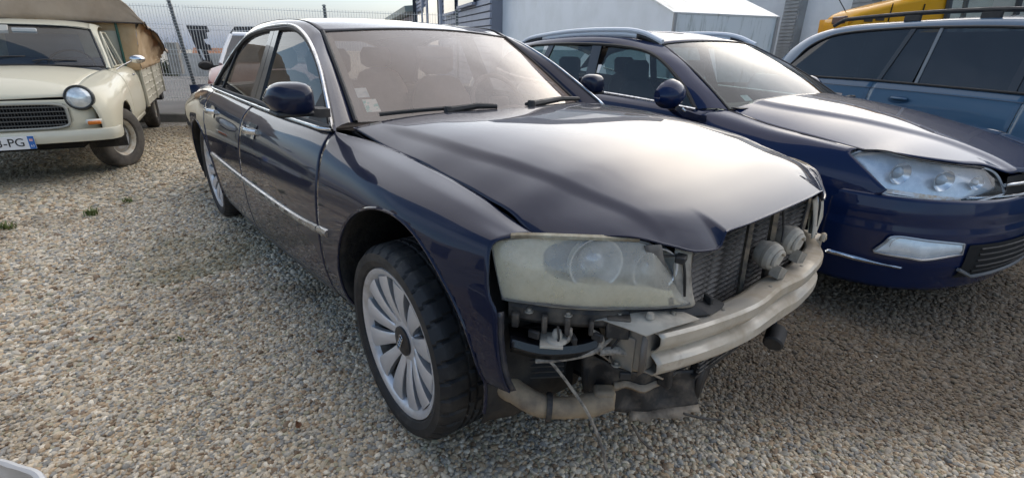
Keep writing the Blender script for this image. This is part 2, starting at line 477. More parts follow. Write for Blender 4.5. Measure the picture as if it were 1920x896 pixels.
def alloy_wheel(parent, centre, side, steer=0.0, rad=0.345, width=0.262, rimr=0.258, nsp=12, spin=0.2):
    """side=-1: outer face towards -Y.  wheel mesh > tyre, spoke.., hub_cap, brake_disc"""
    w = width / 2
    # rim barrel + lip
    prof = [(rimr - .012, w * .9), (rimr - .03, w * .5), (rimr - .045, 0), (rimr - .035, -w * .55), (rimr - .024, -w * .72), (rimr - .016, -w * .80), (rimr - .006, -w * .86), (rimr + .006, -w * .88), (rimr + .010, -w * .80)]
    wh = MB().lathe(prof, 64).build('wheel', BARREL, parent, angle=50)
    wh.location = centre; wh.rotation_euler = (0, 0, steer + (math.pi if side > 0 else 0))
    MB().lathe([(rimr - .026, -w * .70), (rimr - .018, -w * .815), (rimr - .006, -w * .885), (rimr + .007, -w * .90), (rimr + .009, -w * .84)], 72).build('rim_lip', SATIN, wh)
    tyre_mesh(rad, width, rimr + .004, nseg=280, lateral=8, depth=.0075).build('tyre', RUBBER, wh, angle=22)
    # spokes
    sm = None
    for k in range(nsp):
        if sm is None:
            mb = MB(); rows = []
            for i in range(9):
                t = i / 8; r = .060 + (rimr - .022 - .060) * t
                hw = .0150 + .0250 * t ** 1.15 + .006 * max(0, 1 - t * 5)
                yy = -w * (.60 + .24 * math.sin(t * math.pi * .55) ** 1.0)
                th = .028
                rows.append([(r, yy + th, -hw * .85), (r, yy + .004, -hw), (r, yy, -hw * .72), (r, yy - .0015, 0), (r, yy, hw * .72), (r, yy + .004, hw), (r, yy + th, hw * .85)])
            mb.rows(rows, closed=True, capends=True)
            sp = mb.build('spoke', SATIN, wh, angle=28, recalc=True); sm = sp.data
        else:
            sp = bpy.data.objects.new('spoke', sm); C.objects.link(sp); sp.parent = wh
        sp.rotation_euler = (0, spin + 2 * math.pi * k / nsp, 0)
    MB().lathe([(.0, -w * .66), (.045, -w * .66), (.072, -w * .62), (.082, -w * .52), (.084, -w * .3)], 40).build('hub', SATIN, wh)
    hc = MB().lathe([(0, -w * .745), (.040, -w * .735), (.052, -w * .70), (.054, -w * .60)], 40).build('hub_cap', mat('hub_cap_black', (.02, .02, .022), rough=.35), wh)
    for k in range(4):
        tor = MB(); cxk = (k - 1.5) * .0165
        tor.tube([(cxk + .0115 * math.cos(a), -w * .745 - .0025, .0115 * math.sin(a)) for a in [2 * math.pi * j / 24 for j in range(24)]], .0017, 6, closed=True)
        tor.build('ring', CHROME, hc)
    hc.rotation_euler = (0, R(-62), 0)
    MB().lathe([(.05, .012), (.165, .012), (.165, -.012), (.05, -.012)], 48).build('brake_disc', STEEL, wh)
    return wh

# ------------------------------------------------------------------ MAIN CAR: dark navy saloon without front bumper
car = empty('saloon_car', (0, 0, 0), 0, 'dark navy saloon with its front bumper missing, parked in the foreground', 'car')

# flank sections: 8 rows (y, z) from top edge to sill, right side (y negative)
SECT = [
 (-4.10, [(-.60, .905), (-.68, .89), (-.75, .84), (-.82, .76), (-.83, .58), (-.82, .42), (-.80, .32), (-.76, .26)]),
 (-3.60, [(-.70, .935), (-.785, .905), (-.855, .845), (-.915, .75), (-.92, .57), (-.91, .40), (-.89, .28), (-.85, .20)]),
 (-2.95, [(-.788, .966), (-.848, .935), (-.904, .872), (-.945, .745), (-.952, .57), (-.945, .40), (-.92, .26), (-.87, .175)]),
 (-2.50, [(-.812, .972), (-.858, .94), (-.908, .873), (-.943, .735), (-.950, .57), (-.943, .40), (-.917, .255), (-.87, .175)]),
 (-1.90, [(-.818, .963), (-.860, .932), (-.906, .870), (-.942, .73), (-.949, .57), (-.942, .405), (-.917, .265), (-.87, .185)]),
 (-1.20, [(-.818, .962), (-.860, .932), (-.905, .870), (-.940, .735), (-.948, .585), (-.940, .43), (-.915, .30), (-.87, .225)]),
 (-.62, [(-.806, .970), (-.850, .940), (-.897, .880), (-.935, .755), (-.945, .612), (-.938, .46), (-.915, .345), (-.87, .275)]),
 (-.35, [(-.737, .953), (-.822, .933), (-.893, .882), (-.932, .765), (-.942, .63), (-.937, .48), (-.915, .375), (-.87, .305)]),
 (0.00, [(-.736, .931), (-.822, .914), (-.900, .864), (-.935, .755), (-.940, .63), (-.935, .49), (-.915, .39), (-.87, .32)]),
 (.25, [(-.736, .904), (-.810, .893), (-.878, .850), (-.915, .755), (-.925, .63), (-.920, .52), (-.90, .44), (-.87, .38)]),
 (.45, [(-.737, .864), (-.785, .862), (-.842, .842), (-.874, .75), (-.886, .63), (-.886, .54), (-.88, .49), (-.865, .45)]),
 (.62, [(-.715, .840), (-.755, .838), (-.800, .82), (-.83, .73), (-.845, .63), (-.85, .55), (-.845, .50), (-.835, .47)]),
]
SECTK = [(x, np.array(r).ravel()) for x, r in SECT]
_sc = {}
def sect(x):
    k = round(x, 4)
    if k not in _sc:
        a = lerpk(SECTK, x).reshape(8, 2)
        _sc[k] = np.array(cr(a, 8))
    return _sc[k]
def flank(x, t):
    s = sect(x); f = max(0., min(1., t / 7.)) * (len(s) - 1); i = min(int(f), len(s) - 2); f -= i
    p = s[i] * (1 - f) + s[i + 1] * f
    return (x, p[0], p[1])
def flank_y(x, z):
    s = sect(x)
    for i in range(len(s) - 1):
        if s[i][1] >= z >= s[i + 1][1]:
            f = (s[i][1] - z) / max(1e-6, s[i][1] - s[i + 1][1]); return s[i][0] * (1 - f) + s[i + 1][0] * f
    return s[0][0] if z > s[0][1] else s[-1][0]
ARCH_F = (.030, .42, .415)
ARCH_R = (-2.945, .352, .395)
def in_arch(p, A):
    d = math.hypot(p[0] - A[0], p[2] - A[1])
    return d < A[2] if p[2] >= A[1] else abs(p[0] - A[0]) < A[2]
def out_arch(p, A):
    if p[2] >= A[1]:
        dx, dz = p[0] - A[0], p[2] - A[1]; d = max(1e-5, math.hypot(dx, dz))
        x, z = A[0] + dx / d * A[2], A[1] + dz / d * A[2]
    else:
        x = A[0] + math.copysign(A[2], p[0] - A[0]); z = p[2]
    return (x, flank_y(x, z), z)
def flank_panel(name, xa, xb, t0=0., t1=7., nu=50, nv=48, arch=None, side=-1, parent=None, material=None, off=0.0):
    vs = []; keep = []
    for i in range(nu + 1):
        for j in range(nv + 1):
            t = t0 + (t1 - t0) * j / nv
            a, b = xa(t), xb(t)
            p = flank(a + (b - a) * i / nu, t)
            ins = arch is not None and in_arch(p, arch)
            vs.append(p); keep.append(not ins)
    fs = []
    NV = nv + 1
    for i in range(nu):
        for j in range(nv):
            q = (i * NV + j, (i + 1) * NV + j, (i + 1) * NV + j + 1, i * NV + j + 1)
            if any(keep[k] for k in q): fs.append(q)
    used = {k for f in fs for k in f}
    for k in used:
        if not keep[k]: vs[k] = out_arch(vs[k], arch)
    vs = [(p[0], (p[1] - off) * (1 if side < 0 else -1), p[2]) for p in vs]
    if side < 0: fs = [f[::-1] for f in fs]
    mb = MB(); idx = {k: n for n, k in enumerate(sorted(used))}
    mb.add([vs[k] for k in sorted(used)], [tuple(idx[k] for k in f) for f in fs])
    return mb.build(name, material or NAVY, parent or car, solid=0.004, angle=50)
def keyf(ks): return lambda t: float(lerpk(ks, t))
sh_fd = keyf([(0, -.625), (1, -.592), (2, -.555), (3, -.525), (4, -.522), (5, -.52), (6, -.51), (7, -.505)])
sh_b = keyf([(0, -1.735), (1, -1.72), (2, -1.705), (3, -1.70), (4, -1.70), (5, -1.70), (6, -1.71), (7, -1.72)])
sh_r = keyf([(0, -2.72), (1, -2.70), (2, -2.67), (3, -2.62), (4, -2.56), (5, -2.50), (6, -2.48), (7, -2.48)])
f_front = keyf([(0, .472), (1, .456), (2, .440), (2.6, .452), (3.2, .470), (3.45, .494), (4, .502), (5, .515), (6, .525), (7, .530)])
G = .0028
def sill_t(x): return 6.25
CHROMEW = CHROME
for side in (-1, 1):
    flank_panel('front_fender', lambda t: sh_fd(t) + G, f_front, nu=70, nv=64, arch=ARCH_F, side=side)
    fd = flank_panel('front_door', lambda t: sh_b(t) + G, lambda t: sh_fd(t) - G, t1=6.1, nu=50, nv=44, side=side)
    rd = flank_panel('rear_door', lambda t: sh_r(t) + G, lambda t: sh_b(t) - G, t1=6.1, nu=44, nv=44, arch=ARCH_R, side=side)
    flank_panel('rear_quarter', lambda t: -4.1, lambda t: sh_r(t) - G, nu=60, nv=52, arch=ARCH_R, side=side)
    flank_panel('sill', lambda t: -2.48, lambda t: -.515, t0=6.14, t1=7., nu=40, nv=8, side=side, off=.002, material=mat('sill_paint', (.012, .013, .018), rough=.35, var=(.13, .11, .085), var_scale=6, var_lo=.42, var_hi=.65, rough_var=.4, stretch=(.5, 1, 3)))
    # chrome-topped rub strip along doors
    for nm, x0, x1, par in (('rub_strip', -1.697, -.528, fd), ('rub_strip', -2.50, -1.706, rd), ('rub_strip', -.520, -.425, car)):
        mb = MB(); rows = []
        n = 24
        for i in range(n + 1):
            x = x0 + (x1 - x0) * i / n
            zc_ = float(lerpk([(-2.5, .572), (-1.9, .571), (-1.25, .581), (-.76, .600), (-.43, .634)], x))
            pr = [(-.019, -.002), (-.016, .008), (-.002, .014), (.010, .010), (.013, -.002)]
            rows.append([(x, side * -1 * (flank_y(x, zc_ + dz) - o_), zc_ + dz) for dz, o_ in pr])
        mb.rows(rows, capends=True)
        o = mb.build(nm, CHROME, par, recalc=True)
    # wheel arch liners and flanges
    for A, xr in ((ARCH_F, .30), (ARCH_R, .30)):
        mb = MB()
        a0, a1 = (math.pi * -.10, math.pi * 1.10)
        n = 40; rows = []
        for k in range(n + 1):
            a = a0 + (a1 - a0) * k / n
            ring = []
            for dr, y in ((-.004, None), (-.004, -.03), (.02, -.10), (.03, -.36)):
                r_ = A[2] + dr
                x, z = A[0] + math.cos(a) * r_, A[1] + math.sin(a) * r_
                yy = flank_y(x, max(z, .30)) + .004 if y is None else flank_y(x, max(z, .30)) - y
                ring.append((x, yy * -side * 1.0, z) if side > 0 else (x, yy, z))
            rows.append(ring)
        mb.rows(rows)
        mb.build('wheel_arch_liner', LINER, car, solid=0.004)
        MB().grid(lambda u, v: (A[0] + (u - .5) * .95, side * .58, .34 + v * .56), 4, 4).build('inner_wing', DARK, car)
        # rolled flange of the arch
        mb = MB()
        path = []
        for k in range(41):
            a = math.pi * (-.06 + 1.12 * k / 40)
            x, z = A[0] + math.cos(a) * (A[2] - .002), A[1] + math.sin(a) * (A[2] - .002)
            path.append((x, side * -(flank_y(x, max(z, .30)) + .002), z))
        mb.tube(path, .0055, 6); mb.build('arch_flange', NAVY, car)

# hood
H_ZE = [(-.61, .982), (-.324, .949), (-.088, .939), (.052, .924), (.178, .915), (.273, .904), (.37, .893), (.458, .862), (.60, .848), (.69, .835), (.78, .820)]
H_ZC = [(-.61, 1.036), (-.40, 1.034), (-.1, 1.030), (.15, 1.012), (.35, .980), (.5, .946), (.65, .906), (.72, .886), (.775, .868)]
H_FR = [(0., .778), (.20, .776), (.318, .770), (.334, .772), (.36, .772), (.43, .752), (.48, .722), (.53, .692), (.60, .641), (.65, .593), (.70, .528), (.737, .458)]
def hood_z(x, y):
    ay = abs(y); s = min(1, ay / .737)
    ze, zcn = float(lerpk(H_ZE, x)), float(lerpk(H_ZC, x))
    z = ze + (zcn - ze) * (1 - s ** 4.6)
    # raised centre between the two creases
    yc = float(lerpk([(-.4, .655), (0, .635), (.27, .595), (.49, .55), (.64, .515), (.78, .49)], x))
    z += .010 * (1 - sstep(yc - .030, yc + .012, ay)) * sstep(-.62, -.3, x) * (1 - .8 * sstep(.55, .75, x)) - .004
    return z
def hood_pt(u, v):
    y = (v * 2 - 1) * .7325
    # denser columns near the grille notch corners
    ay = abs(y)
    xr = -.405 - .205 * (ay / .733) ** 2
    xf = float(lerpk(H_FR, ay))
    k = 1 - (1 - u) ** 1.6
    x = xr + (xf - xr) * k
    z = hood_z(x, y)
    d = max(0., x - (xf - .12)) / .12
    w = sstep(.325, .350, ay)
    z -= d ** 2.4 * (.038 * w * (1 - sstep(.42, .60, ay)) + .006) 
    x -= d ** 2 * .006
    return (x, y, z)
hood = MB().grid(hood_pt, 60, 150).build('hood', NAVY, car, solid=.006, angle=60)
MB().tube([hood_pt(1, v) for v in np.linspace(0, 1, 80)], .0035, 6).build('hood_edge', NAVY, hood)
MB().grid(lambda u, v: (-.60 + u * 1.0, (v * 2 - 1) * .66, float(lerpk(H_ZE, -.60 + u * 1.0)) - .05), 10, 6).build('hood_liner', DARK, hood)
# channel below the hood shut line
for side in (-1, 1):
    mb = MB(); rows = []
    for i in range(30):
        x = -.61 + 1.07 * i / 29; z = float(lerpk(H_ZE, x))
        rows.append([(x, side * .742, z - .012), (x, side * .736, z - .030), (x, side * .725, z - .012 - .008)])
    mb.rows(rows); mb.build('shut_line_channel', SEAL, car)

# greenhouse
DLO = [(-.613, -.811, .974), (-.712, -.779, 1.043), (-.825, -.746, 1.116), (-.936, -.714, 1.184), (-1.058, -.686, 1.246), (-1.173, -.664, 1.294), (-1.296, -.646, 1.332), (-1.443, -.632, 1.362), (-1.606, -.628, 1.372), (-1.846, -.631, 1.366), (-2.002, -.635, 1.356), (-2.206, -.646, 1.333), (-2.357, -.66, 1.302), (-2.495, -.689, 1.239), (-2.621, -.728, 1.155), (-2.741, -.773, 1.057), (-2.821, -.813, .972)]
INN = [(-.70, -.692, .985), (-.80, -.670, 1.055), (-.905, -.648, 1.125), (-1.01, -.626, 1.192), (-1.11, -.604, 1.25), (-1.19, -.588, 1.30), (-1.26, -.576, 1.340), (-1.40, -.582, 1.380), (-1.60, -.586, 1.395), (-1.85, -.585, 1.398), (-2.02, -.58, 1.394), (-2.25, -.572, 1.386), (-2.5, -.56, 1.365), (-2.75, -.545, 1.325), (-3.0, -.545, 1.25), (-3.22, -.57, 1.10), (-3.40, -.60, .95)]
def side_y(z): return -(1.259 - .46 * z)
for side in (-1, 1):
    sg = -side
    O = cr(DLO + [(-3.2, -.76, .952)], 4); I = cr(INN + [(-3.45, -.60, .94)], 4)
    rows = []
    for o_, i_ in zip(O, I):
        m_ = (o_ + i_) / 2; m_ = m_ + np.array([.0, -.007, .007])
        q1 = (o_ * .78 + i_ * .22) + np.array([0, -.006, .004]); q2 = (o_ * .22 + i_ * .78) + np.array([0, -.003, .007])
        rows.append([(p[0], p[1] * sg, p[2]) for p in (o_ + np.array([0, .012, -.004]), o_, q1, m_, q2, i_, i_ + np.array([0, .006, -.010]))])
    MB().rows(rows).build('cabin_pillar', NAVY, car, angle=60, recalc=True)
    # bright window surround
    belt = [(x, -.826, z + .002) for x, z in ((-2.821, .970), (-2.4, .967), (-1.9, .963), (-1.4, .961), (-1.0, .964), (-.613, .972))]
    loop = cr(DLO, 4) + cr(belt, 4)[1:-1]
    MB().tube([(p[0], (p[1] - .004) * sg, p[2]) for p in loop], .0082, 8, closed=True).build('window_trim', CHROME, car)
    # black inner frame
    fr = []
    cen = np.array([-1.72, -.72, 1.15])
    for p in loop:
        d = cen - np.array(p); d[0] = np.clip(d[0], -.5, .5); d = d / np.linalg.norm(d)
        q = np.array(p) + d * .020; fr.append((q[0], (side_y(q[2]) + .002) * sg, q[2]))
    MB().tube(fr, .013, 6, closed=True).build('window_seal', SEAL, car)
    # glass panes (flat on the tumblehome plane)
    top = cr(DLO, 6)
    def topz(x):
        best = None
        for a, b in zip(top[:-1], top[1:]):
            if (a[0] - x) * (b[0] - x) <= 0 and abs(a[0] - b[0]) > 1e-6:
                f = (x - a[0]) / (b[0] - a[0]); best = a[2] + (b[2] - a[2]) * f
        return best if best is not None else .98
    for nm, xa, xb, par in (('window_glass', -1.70, -.62, fd), ('window_glass', -2.80, -1.80, rd)):
        mb = MB(); rows = []
        for i in range(41):
            x = xa + (xb - xa) * i / 40
            zt = topz(x) - .004; zb = .955
            rows.append([(x, (side_y(zb + (zt - zb) * k / 8) + .010) * sg + sg * .012 * (-.25 + (2 * k / 8 - 1) ** 2 * .25), zb + (zt - zb) * k / 8) for k in range(9)])
        mb.rows(rows); mb.build(nm, SIDEGLASS, par)
    mb = MB()
    for (xa0, xb0, xa1, xb1) in ((-1.745, -1.655, -1.775, -1.700), (-1.85, -1.752, -1.850, -1.782)):
        mb.prism([(xa0, (side_y(.955) - .003) * sg, .955), (xb0, (side_y(.955) - .003) * sg, .955), (xb1, (side_y(1.36) - .003) * sg, 1.36), (xa1, (side_y(1.36) - .003) * sg, 1.36)], (0, .02 * sg, 0))
    mb.build('centre_pillar', mat('pillar_black', (.012, .012, .014), rough=.22, coat=.6), car, smooth=False)
    zq = topz(-2.47)
    MB().prism([(-2.60, side_y(.955) * sg, .955), (-2.575, side_y(.955) * sg, .955), (-2.455, side_y(zq) * sg, zq), (-2.48, side_y(zq) * sg, zq)], (0, .015 * sg, 0)).build('quarter_bar', SEAL, car, smooth=False)
    # door handles: chrome pull on a dished base
    for hx, hz, par in ((-1.50, .862, fd), (-2.44, .858, rd)):
        yb = flank_y(hx, hz)
        mb = MB(); rows = []
        for i in range(11):
            t = i / 10; x = hx - .115 + .23 * t
            b_ = .030 * math.sin(math.pi * min(1, max(0, t))) ** .55 + .002
            hh = .013 + .004 * math.sin(math.pi * t)
            zc_ = hz + .006 * t; ybb = flank_y(x, zc_)
            rows.append([(x, (ybb - b_ - .010 * math.cos(a)) * sg, zc_ + hh * math.sin(a)) for a in [2 * math.pi * k / 10 for k in range(10)]])
        mb.rows(rows, closed=True, capends=True); h = mb.build('door_handle', CHROME, par, recalc=True)
        MB().grid(lambda u, v: (hx - .09 + .18 * u, (flank_y(hx - .09 + .18 * u, hz - .035 + .07 * v) - .0045 + .004 * math.sin(math.pi * u) * math.sin(math.pi * v)) * sg, hz - .035 + .07 * v), 8, 6).build('handle_dish', mat('dish_navy', (.006, .007, .016), rough=.25, coat=1.0), par)
    # door mirror
    mx, my, mz = (-.600, -.962, 1.104) if side < 0 else (-.80, -.885, 1.085)   # far mirror folded back
    prof = []
    mb = MB(); rows = []
    for i in range(13):
        t = i / 12                       # from outer tip to inner end
        y = my - .082 + .160 * t
        hh = (.054 * (1 - abs(2 * t - 1.05) ** 3.2) ** .5 if abs(2 * t - 1.05) < 1 else 0.006) + .004
        dd = (.070 * (1 - abs(2 * t - 1.0) ** 3.0) ** .5) + .006
        ring = []
        for k in range(20):
            a = 2 * math.pi * k / 20
            cx_, sx_ = math.cos(a), math.sin(a)
            ex = math.copysign(abs(cx_) ** .65, cx_); ez = math.copysign(abs(sx_) ** (.75 if sx_ > 0 else .5), sx_)
            x = mx + (dd * ex if ex > 0 else .035 * ex) + .018 * t
            ring.append((x, y * sg, mz + hh * ez - .010 * (1 - t) * 0))
        rows.append(ring)
    mb.rows(rows, closed=True, capends=True)
    mir = mb.build('door_mirror', NAVY, car, recalc=True)
    MB().box((mx + .010, (my - .002) * sg, mz - .050), (.11, .13, .020)).build('mirror_base', BLACK, mir, bevel=.008)
    MB().rows([[(mx + .005 + dx - (.05 if y > -.83 else 0), (y) * sg, z + dz) for dx, dz in ((-.045, -.016), (.035, -.016), (.035, .016), (-.045, .016))] for y, z in ((my + .045, mz - .045), (my + .085, mz - .055), (-.815, mz - .062))], closed=True, capends=True).build('mirror_arm', BLACK, mir, recalc=True)
    MB().grid(lambda u, v: (mx - .037, (my - .065 + .13 * u) * sg, mz - .04 + .08 * v), 4, 4).build('mirror_glass', mat('mirror_glass', (.8, .8, .8), rough=.02, metal=1.0), mir)
    # triangular cheater panel at the window's front corner
    MB().prism([(-.66, (side_y(.975) - .004) * sg, .975), (-.90, (side_y(.975) - .004) * sg, .975), (-.835, (side_y(1.10) - .004) * sg, 1.10)], (0, .012 * sg, 0)).build('mirror_panel', BLACK, mir, smooth=False)

# roof
def roof_pt(u, v):
    s = v * 2 - 1
    x0 = -1.195 - .060 * abs(s) ** 2.5
    x = x0 + (-3.0 - x0) * u
    ye = float(lerpk([(-3.0, .545), (-2.75, .545), (-2.5, .56), (-2.25, .572), (-1.85, .585), (-1.6, .586), (-1.4, .582), (-1.26, .576), (-1.19, .588)], x))
    ze = float(lerpk([(-3.0, 1.25), (-2.75, 1.325), (-2.5, 1.365), (-2.25, 1.386), (-1.85, 1.398), (-1.6, 1.395), (-1.4, 1.380), (-1.26, 1.340), (-1.19, 1.318)], x))
    zcn = float(lerpk([(-3.0, 1.355), (-2.8, 1.392), (-2.4, 1.428), (-2.0, 1.434), (-1.5, 1.410), (-1.3, 1.386), (-1.18, 1.362)], x))
    return (x, s * ye, ze + (zcn - ze) * (1 - abs(s) ** 2.2))
MB().grid(roof_pt, 40, 40).build('roof', NAVY, car, solid=.006, angle=60, recalc=True)
for side in (-1, 1):
    MB().tube([(p[0], p[1] * (1 if side < 0 else -1), p[2] + .002) for p in cr(INN[6:14], 4)], .004, 6).build('roof_seam', SEAL, car)
# windscreen
def ws_pt(u, v, off=0.):
    s = v * 2 - 1
    b = np.array([-.505 - .195 * abs(s) ** 2, s * .680, 1.000 - .015 * s * s]); h = np.array(roof_pt(0, v)); h[1] = s * .571
    p = b + (h - b) * u
    bul = .020 * math.sin(math.pi * u) * (1 - s * s * .6)
    return (p[0] + bul * .55 + off * .55, p[1], p[2] + bul * .83 + off * .83)
ws = MB().grid(ws_pt, 24, 36).build('windscreen', WSGLASS, car)
for vv, nm in ((0., 'windscreen_seal'), (1., 'windscreen_seal')):
    MB().tube([ws_pt(u, vv, .002) for u in np.linspace(0, 1, 20)], .010, 6).build(nm, SEAL, ws)
MB().tube([ws_pt(1., v, .0) for v in np.linspace(0, 1, 40)], .006, 6).build('windscreen_seal', SEAL, ws)
# frit band along the base and sides
mb = MB().grid(lambda u, v: ws_pt(u * .055, v, -.004), 2, 36)
mb.grid(lambda u, v: ws_pt(u, v * .030, -.004), 20, 2); mb.grid(lambda u, v: ws_pt(u, 1 - v * .030, -.004), 20, 2)
mb.build('frit_band', mat('frit', (.02, .02, .022), rough=.4), ws)
# cowl
MB().grid(lambda u, v: (-.40 - .205 * ((v * 2 - 1)) ** 2 - .01 - .12 * u, (v * 2 - 1) * .70, .985 - .01 * u - .012 * (v * 2 - 1) ** 2), 4, 24).build('cowl', BLACK, car)
# wipers
for a, b, pv in (((-.640, -.600, 1.018), (-.470, -.135, 1.040), (-.515, -.345, 1.030)), ((-.465, .060, 1.040), (-.585, .520, 1.032), (-.462, .085, 1.038))):
    A_, B_, P_ = np.array(a), np.array(b), np.array(pv)
    pts = cr([A_, A_ * .66 + B_ * .34 + np.array([.004, 0, .006]), A_ * .33 + B_ * .67 + np.array([.004, 0, .006]), B_], 6)
    w_ = MB().tube(pts, .0085, 6).build('wiper', BLACK, car)
    MB().tube([P_ + np.array([.01, -.01, 0]), P_ * .4 + B_ * .6 + np.array([.02, 0, .012]), B_ + np.array([.03, 0, .004])], [.018, .013, .010], 8).build('wiper_arm', BLACK, w_)
    MB().lathe([(0, .022), (.016, .020), (.020, .010), (.020, -.02)], 16, tuple(P_ + np.array([.008, 0, 0])), 'Z').build('wiper_pivot', BLACK, w_)
# inspection stickers inside the glass
st = mat('sticker_green', (.20, .52, .48), rough=.5, var=(.75, .78, .75), var_scale=30, var_lo=.45, var_hi=.5)
for (u0, u1, v0, v1) in ((.095, .215, .040, .080), (.235, .33, .030, .066)):
    MB().grid(lambda u, v: ws_pt(u0 + (u1 - u0) * u, v0 + (v1 - v0) * v, -.006), 3, 3).build('sticker', st if u0 < .2 else mat('sticker_pale', (.62, .68, .70), rough=.5, var=(.35, .45, .50), var_scale=25), ws)
# rear screen, boot, tail
def rs_pt(u, v):
    s = v * 2 - 1
    h = np.array(roof_pt(1, v)); b = np.array([-3.42 + .02 * s * s, s * .60, .945]); p = h + (b - h) * u
    return tuple(p)
MB().grid(rs_pt, 8, 16).build('rear_screen', SIDEGLASS, car)
MB().grid(lambda u, v: (-3.40 - .72 * u, (v * 2 - 1) * (.72 - .12 * u), .945 - .03 * u - .02 * (v * 2 - 1) ** 2), 8, 12).build('boot_lid', NAVY, car, solid=.006)
MB().grid(lambda u, v: (-4.10 - .10 * math.cos((v - .5) * math.pi) * 1.0, (v * 2 - 1) * .78, .25 + .65 * u), 8, 16).build('tail_panel', NAVY, car, solid=.006)
# cabin interior
SEATM = mat('seat_leather', (.22, .165, .13), rough=.6, var=(.16, .12, .095), var_scale=6)
TRIM = mat('cabin_trim', (.12, .10, .09), rough=.7)
def seat(x, y):
    mb = MB(); rows = []
    for z, hw, xx, d in ((.42, .24, .30, .30), (.55, .25, .06, .14), (.75, .25, -.02, .12), (.95, .23, -.09, .10), (1.06, .17, -.12, .07), (1.09, .10, -.13, .05)):
        rows.append([(x + xx + d * math.cos(a) * .5, y + hw * (abs(math.sin(a)) ** .6) * math.copysign(1, math.sin(a)), z) for a in [2 * math.pi * k / 14 for k in range(14)]])
    mb.rows(rows, closed=True, capends=True); s = mb.build('seat', SEATM, car, recalc=True)
    mb = MB()
    rows = [[(x - .15 + .045 * math.cos(a), y + hw * (abs(math.sin(a)) ** .6) * math.copysign(1, math.sin(a)), z) for a in [2 * math.pi * k / 12 for k in range(12)]] for z, hw in ((1.10, .08), (1.13, .13), (1.21, .135), (1.255, .10))]
    mb.rows(rows, closed=True, capends=True).build('headrest', SEATM, s, recalc=True)
for x, y in ((-1.60, .37), (-1.60, -.37), (-2.55, .38), (-2.55, -.38)): seat(x, y)
MB().grid(lambda u, v: (-.58 - .42 * u, (v * 2 - 1) * .70, .955 - .05 * u * u + .055 * math.exp(-((v * 2 - 1) - .5) ** 2 / .05) * sstep(.3, .8, u)), 10, 30).build('dashboard', TRIM, car)
MB().box((-.95, 0, .72), (.06, 1.40, .42)).build('dashboard_front', TRIM, car)
MB().box((-2.0, 0, .34), (2.9, 1.5, .06)).build('cabin_floor', TRIM, car)
MB().grid(lambda u, v: (-1.3 - 1.6 * u, (v * 2 - 1) * .42, 1.345 - .01 * (u - .3) ** 2 * 10), 6, 6).build('headliner', mat('headliner', (.30, .27, .24), rough=.9), car)
swm = MB(); swc = Vector((-1.055, .37, .960)); tilt = R(62)
ring = [swc + Vector((-math.cos(tilt) * math.sin(a) * .185, math.cos(a) * .185, math.sin(tilt) * math.sin(a) * .185)) for a in [2 * math.pi * k / 36 for k in range(36)]]
sw = swm.tube(ring, .014, 8, closed=True).build('steering_wheel', TRIM, car)
MB().box(tuple(swc), (.05, .13, .10)).build('steering_boss', TRIM, sw, bevel=.015)
MB().box((-1.16, 0, 1.25), (.03, .22, .06)).build('rear_view_mirror', TRIM, car, bevel=.01)
# wheels
for x, y, st_ in ((-.016, -.785, R(-1.5)), (-.016, .785, R(-1.5)), (-2.945, -.782, 0), (-2.945, .782, 0)):
    alloy_wheel(car, (x, y, .345), -1 if y < 0 else 1, steer=st_, spin=.15 if x > -1 else .4)
# underbody blocks
MB().box((-1.6, 0, .36), (1.75, 1.62, .24)).build('underbody', DARK, car)
MB().box((-3.6, 0, .42), (.6, 1.5, .34)).build('underbody', DARK, car)
MB().box((-1.45, 0, .40), (3.8, 1.1, .20)).build('underbody', DARK, car)
MB().box((.24, 0, .60), (.66, 1.12, .44)).build('engine_bay', DARK, car)
# ------------------------------------------------------------------ MAIN CAR: bare front end
ALU = mat('dusty_aluminium', (.54, .49, .41), rough=.40, metal=.4, var=(.44, .365, .27), var_scale=5, var_lo=.40, var_hi=.62, var2=(.30, .24, .18), var2_scale=22, var2_lo=.60, var2_hi=.82, rough_var=.4, bump=.12, bump_scale=30)
DUSTY = mat('dusty_grey_plastic', (.46, .41, .335), rough=.8, var=(.16, .145, .125), var_scale=8, var_lo=.45, var_hi=.7, bump=.15, bump_scale=50)
HOSE = mat('dusty_hose', (.36, .27, .17), rough=.75, var=(.19, .145, .10), var_scale=12, bump=.2, bump_scale=40)
WIRE = mat('dusty_loom', (.36, .31, .25), rough=.8, var=(.09, .08, .07), var_scale=40)
FIN = mat('radiator_fin', (.19, .18, .17), rough=.5, metal=.5, var=(.06, .055, .05), var_scale=40, var_lo=.45, var_hi=.6)
HLENS = glass('fogged_lens', (.94, .95, .94), dust=.50, dustcol=(.78, .73, .61), refl=1.0, rough=.12, dust_scale=7.0)
HCREAM = mat('headlamp_cream', (.70, .61, .41), rough=.5, var=(.58, .49, .31), var_scale=10)
HREFL = mat('headlamp_reflector', (.78, .82, .88), rough=.28, metal=.75, var=(.55, .60, .66), var_scale=12, rough_var=.2)
HDARK = mat('headlamp_bezel', (.22, .25, .29), rough=.45)

